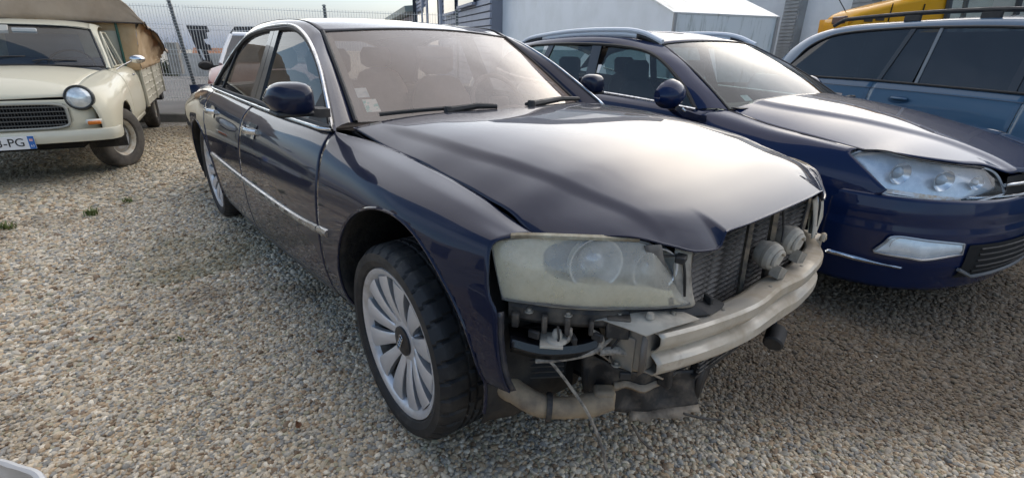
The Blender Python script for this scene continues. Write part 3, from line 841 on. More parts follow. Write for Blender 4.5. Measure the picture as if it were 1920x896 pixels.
# headlights
HB = [(.458, -.822, .697), (.518, -.772, .694), (.612, -.677, .690), (.692, -.563, .684), (.722, -.505, .680), (.739, -.462, .677), (.752, -.427, .676)]
HT = [(.429, -.843, .842), (.508, -.780, .862), (.604, -.687, .866), (.691, -.564, .853), (.716, -.520, .808), (.734, -.476, .742), (.753, -.428, .682)]
def headlight(side):
    sg = 1 if side < 0 else -1
    B_, T_ = cr(HB, 6), cr(HT, 6)
    n = len(B_)
    out = np.array([.68, -.73, 0.])
    def pt(i, k, off=0.):
        v = k / 12; b, t = B_[i], T_[i]
        p = b + (t - b) * v
        p = p + out * (.020 * math.sin(math.pi * v) * min(1, (n - 1 - i) / 10) * min(1, .25 + i / 6) + off) - np.array([.02, -.02, 0]) * v * v
        return p
    mb = MB(); rows = [[tuple(pt(i, k) * np.array([1, sg, 1])) for k in range(13)] for i in range(n)]
    hl = mb.rows(rows).build('headlight', HLENS, car)
    rim = [pt(i, 0) for i in range(n)] + [pt(i, 12) for i in range(n - 1, -1, -1)]
    MB().tube([tuple(p * np.array([1, sg, 1])) for p in rim], .0036, 6, closed=True).build('lens_rim', mat('lens_rim', (.16, .155, .14), rough=.35, var=(.10, .09, .08), var_scale=14), hl)
    # inside: a cream bezel ring funnelling from the lens edge to a bluish back plate
    def lp(u, v, off):
        f = max(0., min(1., u)) * (n - 1); i = min(int(f), n - 2); a = pt(i, v * 12, off); b = pt(i + 1, v * 12, off); return a + (b - a) * (f - i)
    loops = []
    for k in range(64):
        a = 2 * math.pi * k / 64; ca, sa = math.cos(a), math.sin(a)
        q = max(abs(ca), abs(sa)); ou, ov = .5 + .497 * ca / q, .5 + .48 * sa / q
        iu, iv = .50 + .295 * math.copysign(abs(ca) ** .62, ca), .635 + .315 * math.copysign(abs(sa) ** .62, sa)
        row = []
        for t, off in ((0, -.006), (.35, -.014), (.75, -.022), (1.0, -.030), (1.0, -.075)):
            row.append(tuple(lp(ou + (iu - ou) * t, ov + (iv - ov) * t, off) * np.array([1, sg, 1])))
        loops.append(row)
    loops.append(loops[0])
    MB().rows(loops).build('bezel_ring', HCREAM, hl, recalc=True)
    MB().grid(lambda u, v: tuple(lp(.18 + .64 * u, .30 + .66 * v, -.074) * np.array([1, sg, 1])), 16, 8).build('back_plate', HDARK, hl)
    # two lamp bowls
    for i, rr in ((13, .066), (21, .058)):
        cpt = pt(i, 7.4, -.040)
        prof = [(0.002, -.050), (rr * .5, -.044), (rr * .85, -.022), (rr, .006), (rr * 1.07, .008), (rr * 1.09, -.01)]
        b = MB().lathe(prof, 32, (0, 0, 0), 'X').build('lamp_bowl', HREFL, hl)
        b.location = tuple(cpt * np.array([1, sg, 1])); b.rotation_euler = (0, 0, R(-28) * sg)
        MB().lathe([(0, .006), (rr * .32, .0), (rr * .50, -.014), (rr * .55, -.03)], 24, (0, 0, 0), 'X').build('projector_lens', mat('projector', (.42, .46, .52), rough=.12, metal=.4), b)
    # top mounting rail with dirt
    return hl
headlight(-1); headlight(1)
for side in (-1, 1):
    sg = 1 if side < 0 else -1
    T_ = cr([(.47, -.800, .856), (.508, -.770, .862), (.604, -.680, .866), (.680, -.566, .858)], 6)
    MB().tube([(p[0] - .022, p[1] * sg + .012 * sg, p[2] + .003) for p in T_], .0075, 6, flat=1.4).build('lamp_top_rail', mat('rusty_rail', (.20, .15, .09), rough=.8, var=(.42, .38, .28), var_scale=16), car)

# radiator pack
rad = MB().box((.690, 0, .60), (.012, .78, .46)).build('radiator', DARK, car)
fm = None
for k in range(25):
    z = .395 + .0178 * k
    if fm is None:
        f_ = MB().box((0, 0, 0), (.012, .76, .0075)).build('radiator_fin', FIN, rad, smooth=False); fm = f_.data
    else:
        f_ = bpy.data.objects.new('radiator_fin', fm); C.objects.link(f_); f_.parent = rad
    f_.location = (.704, 0, z); f_.rotation_euler = (0, R(25), 0)
# corrugated cooling web between the tubes
mb = MB()
for k in range(18):
    z = .395 + .0178 * k
    for j in range(88):
        y = -.375 + .75 * j / 87
        mb.add([(.7015, y - .0017, z + .003), (.7015, y + .0017, z + .003), (.7015, y + .0042, z + .0155), (.7015, y + .0008, z + .0155)], [(0, 1, 2, 3)])
tag(mb.build('cooling_web', FIN, rad, smooth=False, merge=0), kind='stuff')
for y in (-.388, .388):
    MB().box((.698, y, .60), (.04, .022, .48)).build('radiator_end_tank', DUSTBLACK, rad, bevel=.006)
MB().box((.690, 0, .848), (.045, .80, .020)).build('lock_carrier', DUSTBLACK, car, bevel=.005)
# struts
for pts, w_ in (([(.742, -.130, .868), (.742, -.118, .70), (.742, -.100, .545)], .010), ([(.742, .030, .862), (.742, .045, .74), (.740, .075, .56)], .012), ([(.730, .30, .84), (.735, .325, .83), (.735, .335, .72), (.73, .32, .66)], .008)):
    MB().tube(cr(pts, 5), w_, 4, flat=.6).build('strut', mat('strut_steel', (.10, .095, .09), rough=.4, metal=.5, var=(.30, .26, .2), var_scale=20), car, smooth=False)
MB().rows([[(.748, y - w_, z), (.748, y + w_, z)] for y, z, w_ in ((-.082, .60, .010), (-.075, .57, .024), (-.068, .535, .026), (-.055, .50, .018))]).build('bracket_plate', DUSTY, car, solid=.003)
MB().rows([[(.744, y - w_, z), (.744, y + w_, z)] for y, z, w_ in ((.085, .66, .012), (.098, .62, .026), (.112, .57, .024), (.115, .53, .014))]).build('bracket_plate', DUSTY, car, solid=.003)
# twin horns
for (hx, hy, hz, rr) in ((.770, .015, .700, .043), (.765, .172, .712, .046)):
    h = MB().lathe([(0, .020), (rr * .35, .020), (rr * .40, .014), (rr * .80, .016), (rr * .97, .008), (rr * 1.03, -.004), (rr * 1.03, -.012), (rr * .98, -.030), (rr * .85, -.046), (rr * .3, -.052), (0, -.052)], 36, (0, 0, 0), 'X').build('horn', DUSTY, car, angle=30)
    h.location = (hx, hy, hz); h.rotation_euler = (0, R(6), R(-8))
    MB().lathe([(rr * 1.035, -.006), (rr * 1.075, -.006), (rr * 1.075, -.016), (rr * 1.035, -.016)], 36, (0, 0, 0), 'X').build('horn_rim', mat('horn_rim', (.30, .265, .215), rough=.6), h)
    sw_ = [(-.005 + .012 * math.sin(t * 2.2), rr * .62 * math.cos(t), rr * .62 * math.sin(t)) for t in np.linspace(.3, 3.6, 14)]
    MB().tube([(.020, p[1], p[2]) for p in sw_], np.linspace(.004, .010, 14), 8).build('horn_spiral', DUSTY, h)
    MB().prism([(.012, -rr * .25, -rr * .3), (.012, rr * .75, -rr * .75), (.012, rr * .55, -rr * 1.45), (.012, -rr * .35, -rr * 1.25)], (.030, 0, 0)).build('horn_mouth', DUSTY, h, smooth=False)
    MB().tube([(-.05, 0, 0), (-.07, .01, -.01), (-.075, .02, -.06)], .006, 6).build('horn_bracket', DUSTBLACK, h)

# crash beam: extruded double-rib profile bent across the nose, left end bent up
def beam_pt(u, v):
    y = -.552 + 1.075 * u
    x = .818 - .095 * abs(y / .58) ** 2.2
    z = .566 - .006 * u
    prof = [(-.045, .062), (-.010, .066), (.018, .066), (.026, .058), (.027, .032), (.018, .016), (.004, .006), (.002, -.002), (.016, -.010), (.027, -.022), (.028, -.046), (.018, -.060), (-.010, -.062), (-.040, -.058)]
    f = v * (len(prof) - 1); i = min(int(f), len(prof) - 2); f -= i
    px = prof[i][0] * (1 - f) + prof[i + 1][0] * f; pz = prof[i][1] * (1 - f) + prof[i + 1][1] * f
    # dents: crease near the middle, crumple at the far end
    d = math.exp(-((y + .02) / .12) ** 2); px += -.012 * d * (1 if pz > 0 else .3); pz += .012 * d * (1 if abs(pz) < .03 else .3)
    e = sstep(.34, .53, y)
    pz = pz * (1 + .10 * e) + .018 * e * e; px = px * (1 - .3 * e) - .05 * e * e
    nz = mnoise.noise(Vector((y * 9, pz * 30, 1.3))) * .0035
    return (x + px + nz, y, z + pz + nz * .6)
beam = MB().grid(beam_pt, 60, 39).build('crash_beam', ALU, car, solid=.0035, angle=35, recalc=True)
MB().tube(cr([(.775, .425, .655), (.775, .435, .675), (.770, .455, .668), (.768, .470, .650)], 4), .010, 8).build('torn_flange', ALU, beam)
# crash boxes and sheet brackets
for side in (-1, 1):
    MB().box((.655, .535 * side, .575), (.16, .10, .115)).build('crash_box', mat('crash_box_steel', (.22, .20, .175), rough=.55, metal=.3, var=(.34, .29, .22), var_scale=9), car, bevel=.006)
MB().rows([[(.60, -.66, .640), (.64, -.64, .655), (.70, -.62, .652), (.745, -.60, .645)], [(.60, -.56, .645), (.65, -.545, .668), (.71, -.53, .660), (.765, -.515, .648)], [(.60, -.46, .64), (.66, -.45, .665), (.73, -.44, .655), (.785, -.42, .645)]]).build('bracket_plate', DUSTY, car, solid=.003, recalc=True)
MB().lathe([(0, .010), (.008, .010), (.011, 0), (.011, -.004)], 12, (.715, -.545, .665), 'Z').build('bolt', DUSTY, car)
MB().box((.675, -.590, .560), (.07, .010, .10), R(10)).build('bracket_plate', mat('crash_box_steel', (.22, .20, .175)), car, bevel=.002)
MB().rows([[(.735, -.600, .645), (.735, -.600, .52)], [(.745, -.590, .630), (.742, -.588, .53)], [(.730, -.575, .60), (.735, -.57, .535)]]).build('torn_flange', mat('torn_steel', (.12, .105, .09), rough=.6), car, solid=.003)

# grey covers between headlight and radiator
for side in (-1, 1):
    sg = 1 if side < 0 else -1
    MB().grid(lambda u, v: ((.735 + .020 * math.sin(u * 2.2)) - .03 * v, sg * (-.452 + .060 * u - .055 * v + .05 * v * v), .665 + .165 * v * (1 - .15 * u)), 8, 10).build('side_cover', DUSTY, car, solid=.004, recalc=True)
    MB().grid(lambda u, v: (.700 - .02 * v + .02 * u, sg * (-.505 + .04 * u - .05 * v), .69 + .16 * v), 4, 8).build('side_cover', mat('cover_grey', (.20, .18, .155), rough=.75, var=(.10, .09, .08), var_scale=10), car, solid=.004, recalc=True)
    MB().tube(cr([(.742, -.440 * sg, .70), (.735, -.447 * sg, .77), (.722, -.456 * sg, .81), (.70, -.50 * sg, .815)], 5), .004, 6).build('sensor_wire', BLACK, car)
MB().box((.728, -.462, .808), (.025, .035, .018), R(20)).build('sensor', BLACK, car, bevel=.003)
# black air duct under the radiator's near corner
MB().rows([[(.66, -.58, .672), (.70, -.50, .675), (.745, -.41, .672), (.745, -.27, .640)], [(.68, -.56, .645), (.73, -.47, .640), (.785, -.37, .640), (.780, -.25, .622)], [(.66, -.56, .615), (.71, -.47, .610), (.765, -.37, .615), (.765, -.25, .605)]]).build('air_duct', BLACK, car, solid=.004, recalc=True)

# headlamp carrier: black plastic bar with dusty shelf and lugs
def carr(u, dz, dx): 
    p = cr([(.455, -.800, .655), (.535, -.730, .648), (.620, -.640, .645), (.665, -.570, .643)], 8)
    f = u * (len(p) - 1); i = min(int(f), len(p) - 2); q = p[i] * (1 - f + i) + p[i + 1] * (f - i); return (q[0] + dx, q[1] - dx * .6, q[2] + dz)
MB().rows([[carr(u, a, b) for a, b in ((.030, -.08), (.030, -.002), (.018, .006), (-.012, .006), (-.026, -.004), (-.026, -.07))] for u in np.linspace(0, 1, 16)]).build('lamp_carrier', DUSTBLACK, car, smooth=False, recalc=True)
MB().rows([[carr(u, .0325 + .004 * math.sin(u * 30), -.075), carr(u, .034, .004)] for u in np.linspace(.05, .97, 24)]).build('carrier_shelf', DUSTY, car, solid=.003, recalc=True)
for u, wd, hh in ((.06, .020, .040), (.30, .014, .050), (.46, .014, .050), (.62, .012, .040), (.88, .060, .060)):
    c_ = carr(u, -.012, .008); MB().box(c_, (.040, wd, hh), R(-48)).build('carrier_lug', DUSTBLACK, car, bevel=.004)
# curved black bumper guide with mounting stud
MB().rows([[(x, y, z - .028), (x + .006, y - .005, z - .006), (x, y, z + .012), (x - .060, y + .045, z + .010)] for x, y, z in [tuple(p) for p in cr([(.498, -.828, .590), (.555, -.765, .570), (.610, -.690, .572), (.640, -.630, .585)], 6)]]).build('bumper_guide', mat('guide_gloss', (.010, .010, .012), rough=.25, var=(.06, .05, .04), var_scale=16, var_lo=.55, var_hi=.7), car, solid=.003, recalc=True)
MB().lathe([(0, .030), (.010, .028), (.014, .018), (.014, .008), (.026, .006), (.030, 0)], 18, (.565, -.725, .592), 'Z').build('guide_stud', DUSTY, car)
MB().box((.555, -.735, .588), (.07, .06, .008), R(-45)).build('guide_tab', DUSTY, car, bevel=.002)
# wiring looms
for pts, r_ in (([(.622, -.660, .620), (.640, -.640, .600), (.640, -.645, .570), (.610, -.680, .548), (.570, -.730, .536), (.535, -.770, .530)], .0085),
                ([(.640, -.640, .560), (.670, -.600, .560), (.705, -.560, .545), (.720, -.540, .520)], .012),
                ([(.590, -.705, .630), (.590, -.705, .600), (.575, -.725, .575)], .006),
                ([(.660, -.600, .635), (.655, -.615, .60), (.640, -.640, .568)], .005)):
    MB().tube(cr(pts, 6), r_, 8).build('wiring_loom', WIRE, car)
MB().tube(cr([(.560, -.745, .535), (.580, -.725, .500), (.605, -.700, .450), (.650, -.680, .390), (.690, -.660, .300), (.720, -.655, .215)], 8), .0045, 6).build('dangling_wire', WIRE, car)
# small intercooler behind the fender
ic = MB().box((.430, -.715, .490), (.05, .24, .17), R(-35)).build('intercooler', DARK, car)
for k in range(9):
    o = MB().box((0, 0, 0), (.014, .235, .007)).build('intercooler_fin', mat('ic_fin', (.06, .055, .05), rough=.6), ic, smooth=False)
    o.location = (.452, -.738, .415 + .0185 * k); o.rotation_euler = (0, R(20), R(-35))
# air hose
MB().tube(cr([(.40, -.800, .415), (.465, -.785, .398), (.545, -.745, .375), (.610, -.660, .370), (.650, -.585, .385)], 8), [.036] * 9 + [.033] * 8 + [.030] * 8 + [.034] * 8, 16).build('air_hose', HOSE, car)
MB().tube([(.552, -.738, .374), (.562, -.727, .373)], .039, 16).build('hose_clamp', DUSTBLACK, car)
MB().box((.640, -.600, .390), (.045, .06, .065), R(-40)).build('hose_flange', HOSE, car, bevel=.01)
# torn undertray: black moulded duct hanging below the beam, dusty on its ledges
UT = cr([(.560, -.610, .505), (.600, -.560, .470), (.640, -.490, .425), (.680, -.410, .408), (.745, -.285, .400)], 6)
UB = cr([(.570, -.590, .322), (.600, -.545, .296), (.645, -.470, .268), (.695, -.390, .264), (.760, -.270, .268)], 6)
def ut(i, v, o=0.):
    p = UT[i] + (UB[i] - UT[i]) * v; k = .014 * math.sin(i * .9) * math.sin(v * 3.1)
    return (p[0] + .7 * (o + k) - .03 * v * (1 - v) * 4 * .4, p[1] - .6 * (o + k), p[2])
MB().rows([[ut(i, v) for v in np.linspace(0, 1, 11)] for i in range(len(UT))]).build('undertray', DUSTBLACK, car, solid=.004, recalc=True)
MB().rows([[ut(i, .34 - .12 * (i / len(UT)), .004), ut(i, .42 - .06 * (i / len(UT)), .013), ut(i, .55 - .14 * (i / len(UT)), .004)] for i in range(9, len(UT) - 5)]).build('undertray_ledge', MUD, car, solid=.003, recalc=True)
MB().rows([[ut(i, .96, .0), (ut(i, 1)[0] + .014 + .006 * math.sin(i * 2.1), ut(i, 1)[1] - .014, ut(i, 1)[2] - .014 - .008 * math.sin(i * 1.3))] for i in range(12, len(UT))]).build('undertray_lip', MUD, car, solid=.004, recalc=True)
MB().grid(lambda u, v: (.59 + .125 * u + .008 * math.sin(u * 8), -.655 + .185 * u + .028 * v, .560 - .115 * u ** .8 - .020 * v + .008 * math.sin(u * 9)), 16, 3).build('torn_strip', MUD, car, solid=.005, recalc=True)
MB().rows([[(.745, -.285, z), (.755, -.27, z), (.70, -.10, z)] for z in (.42, .29)]).build('undertray_side', BLACK, car, solid=.004)
MB().grid(lambda u, v: (.40 + .20 * u, -.56 + 1.10 * v, .36 + .02 * u), 6, 16).build('undertray_floor', DARK, car, solid=.004)
for pts, r_ in (([(.690, -.520, .285), (.715, -.500, .235), (.745, -.475, .200)], .004), ([(.760, -.36, .285), (.79, -.31, .262), (.82, -.24, .235)], .004)):
    MB().tube(cr(pts, 4), r_, 5).build('broken_clip', DUSTBLACK, car)
# lower oil cooler slats and hanging tow-eye cover on the far side
lc = MB().box((.735, -.05, .440), (.02, .50, .10)).build('lower_cooler', DARK, car)
for k in range(6):
    o = MB().box((0, 0, 0), (.012, .50, .006)).build('cooler_fin', FIN, lc, smooth=False); o.location = (.748, -.05, .400 + .016 * k)
MB().box((.735, -.05, .383), (.03, .52, .010)).build('cooler_rail', DUSTBLACK, lc)
ty = MB().lathe([(0, .03), (.030, .028), (.034, .02), (.034, -.045), (.028, -.05), (0, -.05)], 20, (0, 0, 0), 'Y').build('tow_eye_cover', BLACK, car)
ty.location = (.775, .20, .345); ty.rotation_euler = (R(20), 0, R(15))
MB().tube([(.76, .21, .37), (.75, .24, .45), (.74, .25, .52)], .008, 6).build('tow_eye_bracket', BLACK, car)
# ragged metal edge of the fender below the lamp
MB().rows([[(f_front(t) - .004, flank(f_front(t), t)[1] + .004, flank(f_front(t), t)[2]), (f_front(t) + .001 + .002 * math.sin(t * 23) * math.sin(t * 7), flank(f_front(t), t)[1] + .022, flank(f_front(t), t)[2])] for t in np.linspace(3.5, 7, 30)]).build('fender_return_flange', mat('flange_grey', (.014, .016, .026), rough=.4, var=(.05, .046, .045), var_scale=18), car, solid=.003)

# fixings, clips and dirt-caught odds and ends on the bare front end
for (x, y, z, r_) in ((.505, -.772, .668, .007), (.575, -.700, .664, .007), (.655, -.592, .660, .007), (.735, -.470, .655, .006), (.788, -.300, .628, .006), (.806, -.05, .628, .006), (.800, .20, .624, .006), (.668, -.600, .520, .008), (.690, -.575, .600, .008)):
    MB().lathe([(0, .007), (r_ * .9, .006), (r_, 0), (r_ * 1.7, -.001), (r_ * 1.8, -.004)], 10, (x, y, z), 'Z').build('bolt', mat('zinc_bolt', (.34, .31, .26), rough=.5, metal=.5), car)
for (x, y, z, a) in ((.530, -.775, .610, 20), (.600, -.700, .600, -30), (.640, -.655, .610, 10), (.700, -.600, .500, 50), (.720, -.48, .690, 35), (.755, -.33, .660, -20)):
    MB().box((x, y, z), (.030, .012, .022), R(a)).build('clip', BLACK, car, bevel=.003)
for pts in ([(.575, -.735, .640), (.580, -.735, .600), (.560, -.745, .570)], [(.690, -.58, .640), (.670, -.60, .600), (.660, -.62, .560), (.668, -.605, .510)], [(.738, .10, .83), (.745, .12, .76), (.752, .11, .72)], [(.735, -.20, .50), (.75, -.22, .46), (.742, -.26, .42)]):
    MB().tube(cr(pts, 5), .0032, 5).build('thin_wire', BLACK, car)
# ------------------------------------------------------------------ generic flank surface for the other vehicles (right side, y negative)
class Flank:
    def __init__(s, secs):
        s.k = [(x, np.array(r).ravel()) for x, r in secs]; s.n = len(secs[0][1]); s.c = {}
    def sec(s, x):
        k = round(x, 3)
        if k not in s.c: s.c[k] = np.array(cr(lerpk(s.k, k).reshape(s.n, 2), 6))
        return s.c[k]
    def p(s, x, t):
        q = s.sec(x); f = max(0., min(1., t / (s.n - 1))) * (len(q) - 1); i = min(int(f), len(q) - 2); f -= i
        r = q[i] * (1 - f) + q[i + 1] * f; return (x, r[0], r[1])
    def y(s, x, z):
        q = s.sec(x)
        for i in range(len(q) - 1):
            if q[i][1] >= z >= q[i + 1][1]:
                f = (q[i][1] - z) / max(1e-6, q[i][1] - q[i + 1][1]); return q[i][0] * (1 - f) + q[i + 1][0] * f
        return q[0][0] if z > q[0][1] else q[-1][0]
    def panel(s, name, xa, xb, material, parent, side, nu=30, nv=24, arches=(), t0=0., t1=None, solid=.004):
        t1 = s.n - 1 if t1 is None else t1
        fa = xa if callable(xa) else (lambda t: xa); fb = xb if callable(xb) else (lambda t: xb)
        vs = []; keep = []
        for i in range(nu + 1):
            for j in range(nv + 1):
                t = t0 + (t1 - t0) * j / nv; a, b = fa(t), fb(t)
                p = s.p(a + (b - a) * i / nu, t); A = None
                for A_ in arches:
                    if in_arch(p, A_): A = A_
                keep.append(A is None)
                if A is not None:
                    if p[2] >= A[1]:
                        dx, dz = p[0] - A[0], p[2] - A[1]; d = max(1e-5, math.hypot(dx, dz)); q = (A[0] + dx / d * A[2], A[1] + dz / d * A[2])
                    else: q = (A[0] + math.copysign(A[2], p[0] - A[0]), p[2])
                    p = (q[0], s.y(q[0], q[1]), q[1])
                vs.append(p)
        NV = nv + 1; fs = []
        for i in range(nu):
            for j in range(nv):
                q = (i * NV + j, (i + 1) * NV + j, (i + 1) * NV + j + 1, i * NV + j + 1)
                if any(keep[k] for k in q): fs.append(q if side > 0 else q[::-1])
        used = sorted({k for f in fs for k in f}); ix = {k: n for n, k in enumerate(used)}
        mb = MB(); mb.add([(vs[k][0], vs[k][1] * -side, vs[k][2]) for k in used], [tuple(ix[k] for k in f) for f in fs])
        return mb.build(name, material, parent, solid=solid, angle=50)
def fill_loft(top, bot, n=6, bulge=(0, 0, 0), k=8):
    T, B = cr(top, n), cr(bot, n); rows = []
    bl = np.array(bulge, float)
    for a, b in zip(T, B):
        rows.append([tuple(b + (a - b) * j / k + bl * math.sin(math.pi * j / k)) for j in range(k + 1)])
    return rows
def mirror_rows(rows): return [[(p[0], -p[1], p[2]) for p in r] for r in rows]

# ------------------------------------------------------------------ dark blue estate on the right
BLUE = paint('midnight_blue_paint', (0.003, 0.013, 0.055), dusty=0.02, dust=(.22, .2, .18))
CLEAR = glass('headlamp_clear', (.90, .93, .95), dust=.06, dustcol=(.6, .62, .64))
CWS = glass('estate_windscreen', (.52, .60, .58), dust=.10, dustcol=(.5, .5, .46), refl=1.5)
CSG = glass('estate_side_glass', (.34, .44, .44), dust=.04, refl=1.3)
RAIL = mat('roof_rail_alloy', (.80, .81, .82), rough=.35)
est = empty('estate_car', (.272, 2.182, 0), R(-8.17), 'dark midnight blue estate with silver roof rails, parked beside the bumperless saloon', 'car')
FE = Flank([
 (-3.75, [(-.66, .98), (-.76, .93), (-.83, .75), (-.84, .45), (-.80, .25)]),
 (-2.70, [(-.775, .985), (-.85, .925), (-.91, .74), (-.92, .42), (-.87, .20)]),
 (-1.60, [(-.803, .966), (-.865, .91), (-.92, .73), (-.925, .40), (-.87, .19)]),
 (-.60, [(-.816, .943), (-.87, .89), (-.92, .73), (-.925, .42), (-.88, .20)]),
 (-.40, [(-.716, .949), (-.83, .90), (-.915, .74), (-.925, .45), (-.88, .20)]),
 (-.085, [(-.744, .903), (-.835, .868), (-.915, .73), (-.925, .48), (-.90, .26)]),
 (.184, [(-.762, .879), (-.838, .85), (-.91, .72), (-.92, .48), (-.90, .26)]),
 (.42, [(-.768, .855), (-.814, .828), (-.876, .70), (-.897, .48), (-.888, .24)]),
 (.62, [(-.69, .84), (-.752, .815), (-.822, .70), (-.848, .48), (-.84, .24)])])
EA = (0.0, .33, .365); EAR = (-2.815, .33, .365)
CPL = [(.40, -.898), (.50, -.885), (.65, -.82), (.78, -.70), (.88, -.52), (.94, -.30), (.965, 0)]
CPLF = cr(CPL + [(x, -y) for x, y in CPL[-2::-1]], 8)
def cbump(u, z, off=0.):
    f = u * (len(CPLF) - 1); i = min(int(f), len(CPLF) - 2); f -= i
    p = CPLF[i] * (1 - f) + CPLF[i + 1] * f
    ins = max(0, (z - .6)) * .25 + max(0, .35 - z) * .35 - off
    ins += .010 * sstep(.525, .50, z) * 0
    tgt = np.array([.15, 0.]); d = tgt - p; d = d / np.linalg.norm(d)
    step = .008 * (1 - sstep(.515, .53, z))          # lower half stands a touch proud below the crease
    return (p[0] + d[0] * (ins - step), p[1] + d[1] * (ins - step), z)
for side in (-1, 1):
    FE.panel('front_fender', lambda t: -.455 - .03 * (t > .5), keyf([(0, .40), (.9, .395), (1.15, .43), (1.4, .475), (1.8, .555), (2.1, .600), (2.25, .47), (2.4, .425), (4, .425)]), BLUE, est, side, nu=36, nv=30, arches=(EA,))
    fdo = FE.panel('front_door', -1.650, -.462, BLUE, est, side)
    rdo = FE.panel('rear_door', -2.62, -1.656, BLUE, est, side, arches=(EAR,))
    FE.panel('rear_quarter', -3.75, -2.626, BLUE, est, side, arches=(EAR,))
    sg = -side
    ED = [(-.552, -.813, .940), (-.704, -.763, 1.058), (-.858, -.725, 1.150), (-1.003, -.694, 1.223), (-1.157, -.673, 1.273), (-1.364, -.660, 1.302), (-1.668, -.654, 1.318), (-2.0, -.654, 1.320), (-2.36, -.656, 1.312), (-2.70, -.664, 1.29), (-3.05, -.680, 1.22), (-3.20, -.72, 1.10)]
    EI = [(-.391, -.713, .947), (-.538, -.676, 1.036), (-.700, -.636, 1.125), (-.830, -.608, 1.195), (-.960, -.582, 1.255), (-1.130, -.562, 1.320), (-1.55, -.585, 1.372), (-2.0, -.585, 1.380), (-2.37, -.580, 1.365), (-2.75, -.570, 1.335), (-3.15, -.56, 1.27), (-3.50, -.60, 1.02)]
    rows = []
    for o_, i_ in zip(cr(ED, 5), cr(EI, 5)):
        q = lambda f, dy, dz: o_ * (1 - f) + i_ * f + np.array([0, dy, dz])
        rows.append([(p[0], p[1] * sg, p[2]) for p in (q(0, .012, 0), q(0, 0, 0), q(.25, -.010, .006), q(.5, -.012, .010), q(.78, -.006, .010), q(1, 0, 0), q(1, .004, -.012))])
    MB().rows(rows).build('cabin_pillar', BLUE, est, recalc=True, angle=60)
    ebelt = [(-3.20, -.745, 1.06), (-2.8, -.778, 1.01), (-2.2, -.796, .985), (-1.66, -.806, .970), (-1.06, -.811, .957), (-.552, -.820, .938)]
    MB().tube([(p[0], (p[1] - .003) * sg, p[2]) for p in cr(ebelt, 4)], .010, 6).build('belt_trim', CHROME, est)
    MB().tube([(p[0], (p[1] - .002) * sg, p[2] - .004) for p in cr(ED, 5)], .013, 6).build('window_seal', SEAL, est)
    def ey(z): return -(.80 - .42 * (z - .97))
    Ts = cr(ED, 6)
    def etop(x):
        for a, b in zip(Ts[:-1], Ts[1:]):
            if (a[0] - x) * (b[0] - x) <= 0 and abs(a[0] - b[0]) > 1e-6: return a[2] + (b[2] - a[2]) * (x - a[0]) / (b[0] - a[0])
        return .95
    for nm, xa, xb, par in (('window_glass', -1.60, -.56, fdo), ('window_glass', -2.40, -1.70, rdo), ('window_glass', -3.18, -2.48, est)):
        rows = []
        for i in range(25):
            x = xa + (xb - xa) * i / 24; zt = etop(x) - .004; zb = .935 + (.05 if x < -1.7 else 0) * min(1, (-1.7 - x) / 1.0)
            rows.append([(x, (ey(zb + (zt - zb) * k / 6) + .010) * sg, zb + (zt - zb) * k / 6) for k in range(7)])
        MB().rows(rows).build(nm, CSG, par)
    for xb_, xt_, w_ in ((-1.655, -1.735, .055), (-2.43, -2.36, .04), (-.745, -.80, .018)):
        z0, z1 = .945, etop(xt_)
        MB().prism([(xb_ - w_, (ey(z0) - .002) * sg, z0), (xb_ + w_, (ey(z0) - .002) * sg, z0), (xt_ + w_, (ey(z1) - .002) * sg, z1), (xt_ - w_, (ey(z1) - .002) * sg, z1)], (0, .016 * sg, 0)).build('window_pillar', mat('pillar_black', (.012, .012, .014), rough=.22, coat=.6), est, smooth=False)
    # roof rail with dark end gaps
    rl = cr([(-3.03, -.565, 1.305), (-2.85, -.565, 1.362), (-2.40, -.570, 1.405), (-2.0, -.570, 1.424), (-1.55, -.570, 1.424), (-1.32, -.568, 1.400), (-1.13, -.562, 1.338)], 6)
    r_ = MB().tube([(p[0], p[1] * sg, p[2]) for p in rl], .019, 8, flat=.9).build('roof_rail', RAIL, est)
    MB().rows([[(p[0], p[1] * sg, p[2] - .010), (p[0], p[1] * sg, p[2] - .050)] for p in rl[9:-8]]).build('rail_web', RAIL, r_, solid=.006)
    for seg in (rl[2:10], rl[-9:-1]): MB().rows([[(p[0], p[1] * sg, p[2] - .010), (p[0], p[1] * sg, p[2] - .050)] for p in seg]).build('rail_end_gap', SEAL, r_, solid=.006)
    # teardrop door mirror on a stalk
    mb = MB(); rows = []
    mc = np.array([-.615, -1.020, 1.035]) if side < 0 else np.array([-.80, -.93, 1.02])
    for i in range(11):
        t = i / 10; y = mc[1] - .112 + .224 * t; k = math.sin(math.pi * (.06 + .88 * t)) ** .55
        rows.append([(mc[0] + k * .095 * math.cos(a) * (1 if math.cos(a) > 0 else .35), y * sg, mc[2] + .01 - .02 * (1 - t) + k * .088 * math.sin(a) - .012 * k * (math.cos(a) > 0) * math.cos(a)) for a in [2 * math.pi * j / 16 for j in range(16)]])
    m_ = MB().rows(rows, closed=True, capends=True).build('door_mirror', BLUE, est, recalc=True)
    MB().rows([[(x + dx, y * sg, z + dz) for dx, dz in ((-w_, -.02), (w_, -.02), (w_, .02), (-w_, .02))] for x, y, z, w_ in ((-.60, -1.00, .965, .035), (-.57, -.955, .925, .035), (-.52, -.90, .900, .05), (-.50, -.862, .895, .07))], closed=True, capends=True).build('mirror_arm', mat('arm_gloss', (.01, .012, .03), rough=.2, coat=.8), m_, recalc=True)
    MB().tube([(-.545, -.965 * sg, .953), (-.528, -.93 * sg, .925)], .010, 8).build('mirror_indicator', CHROME, m_)
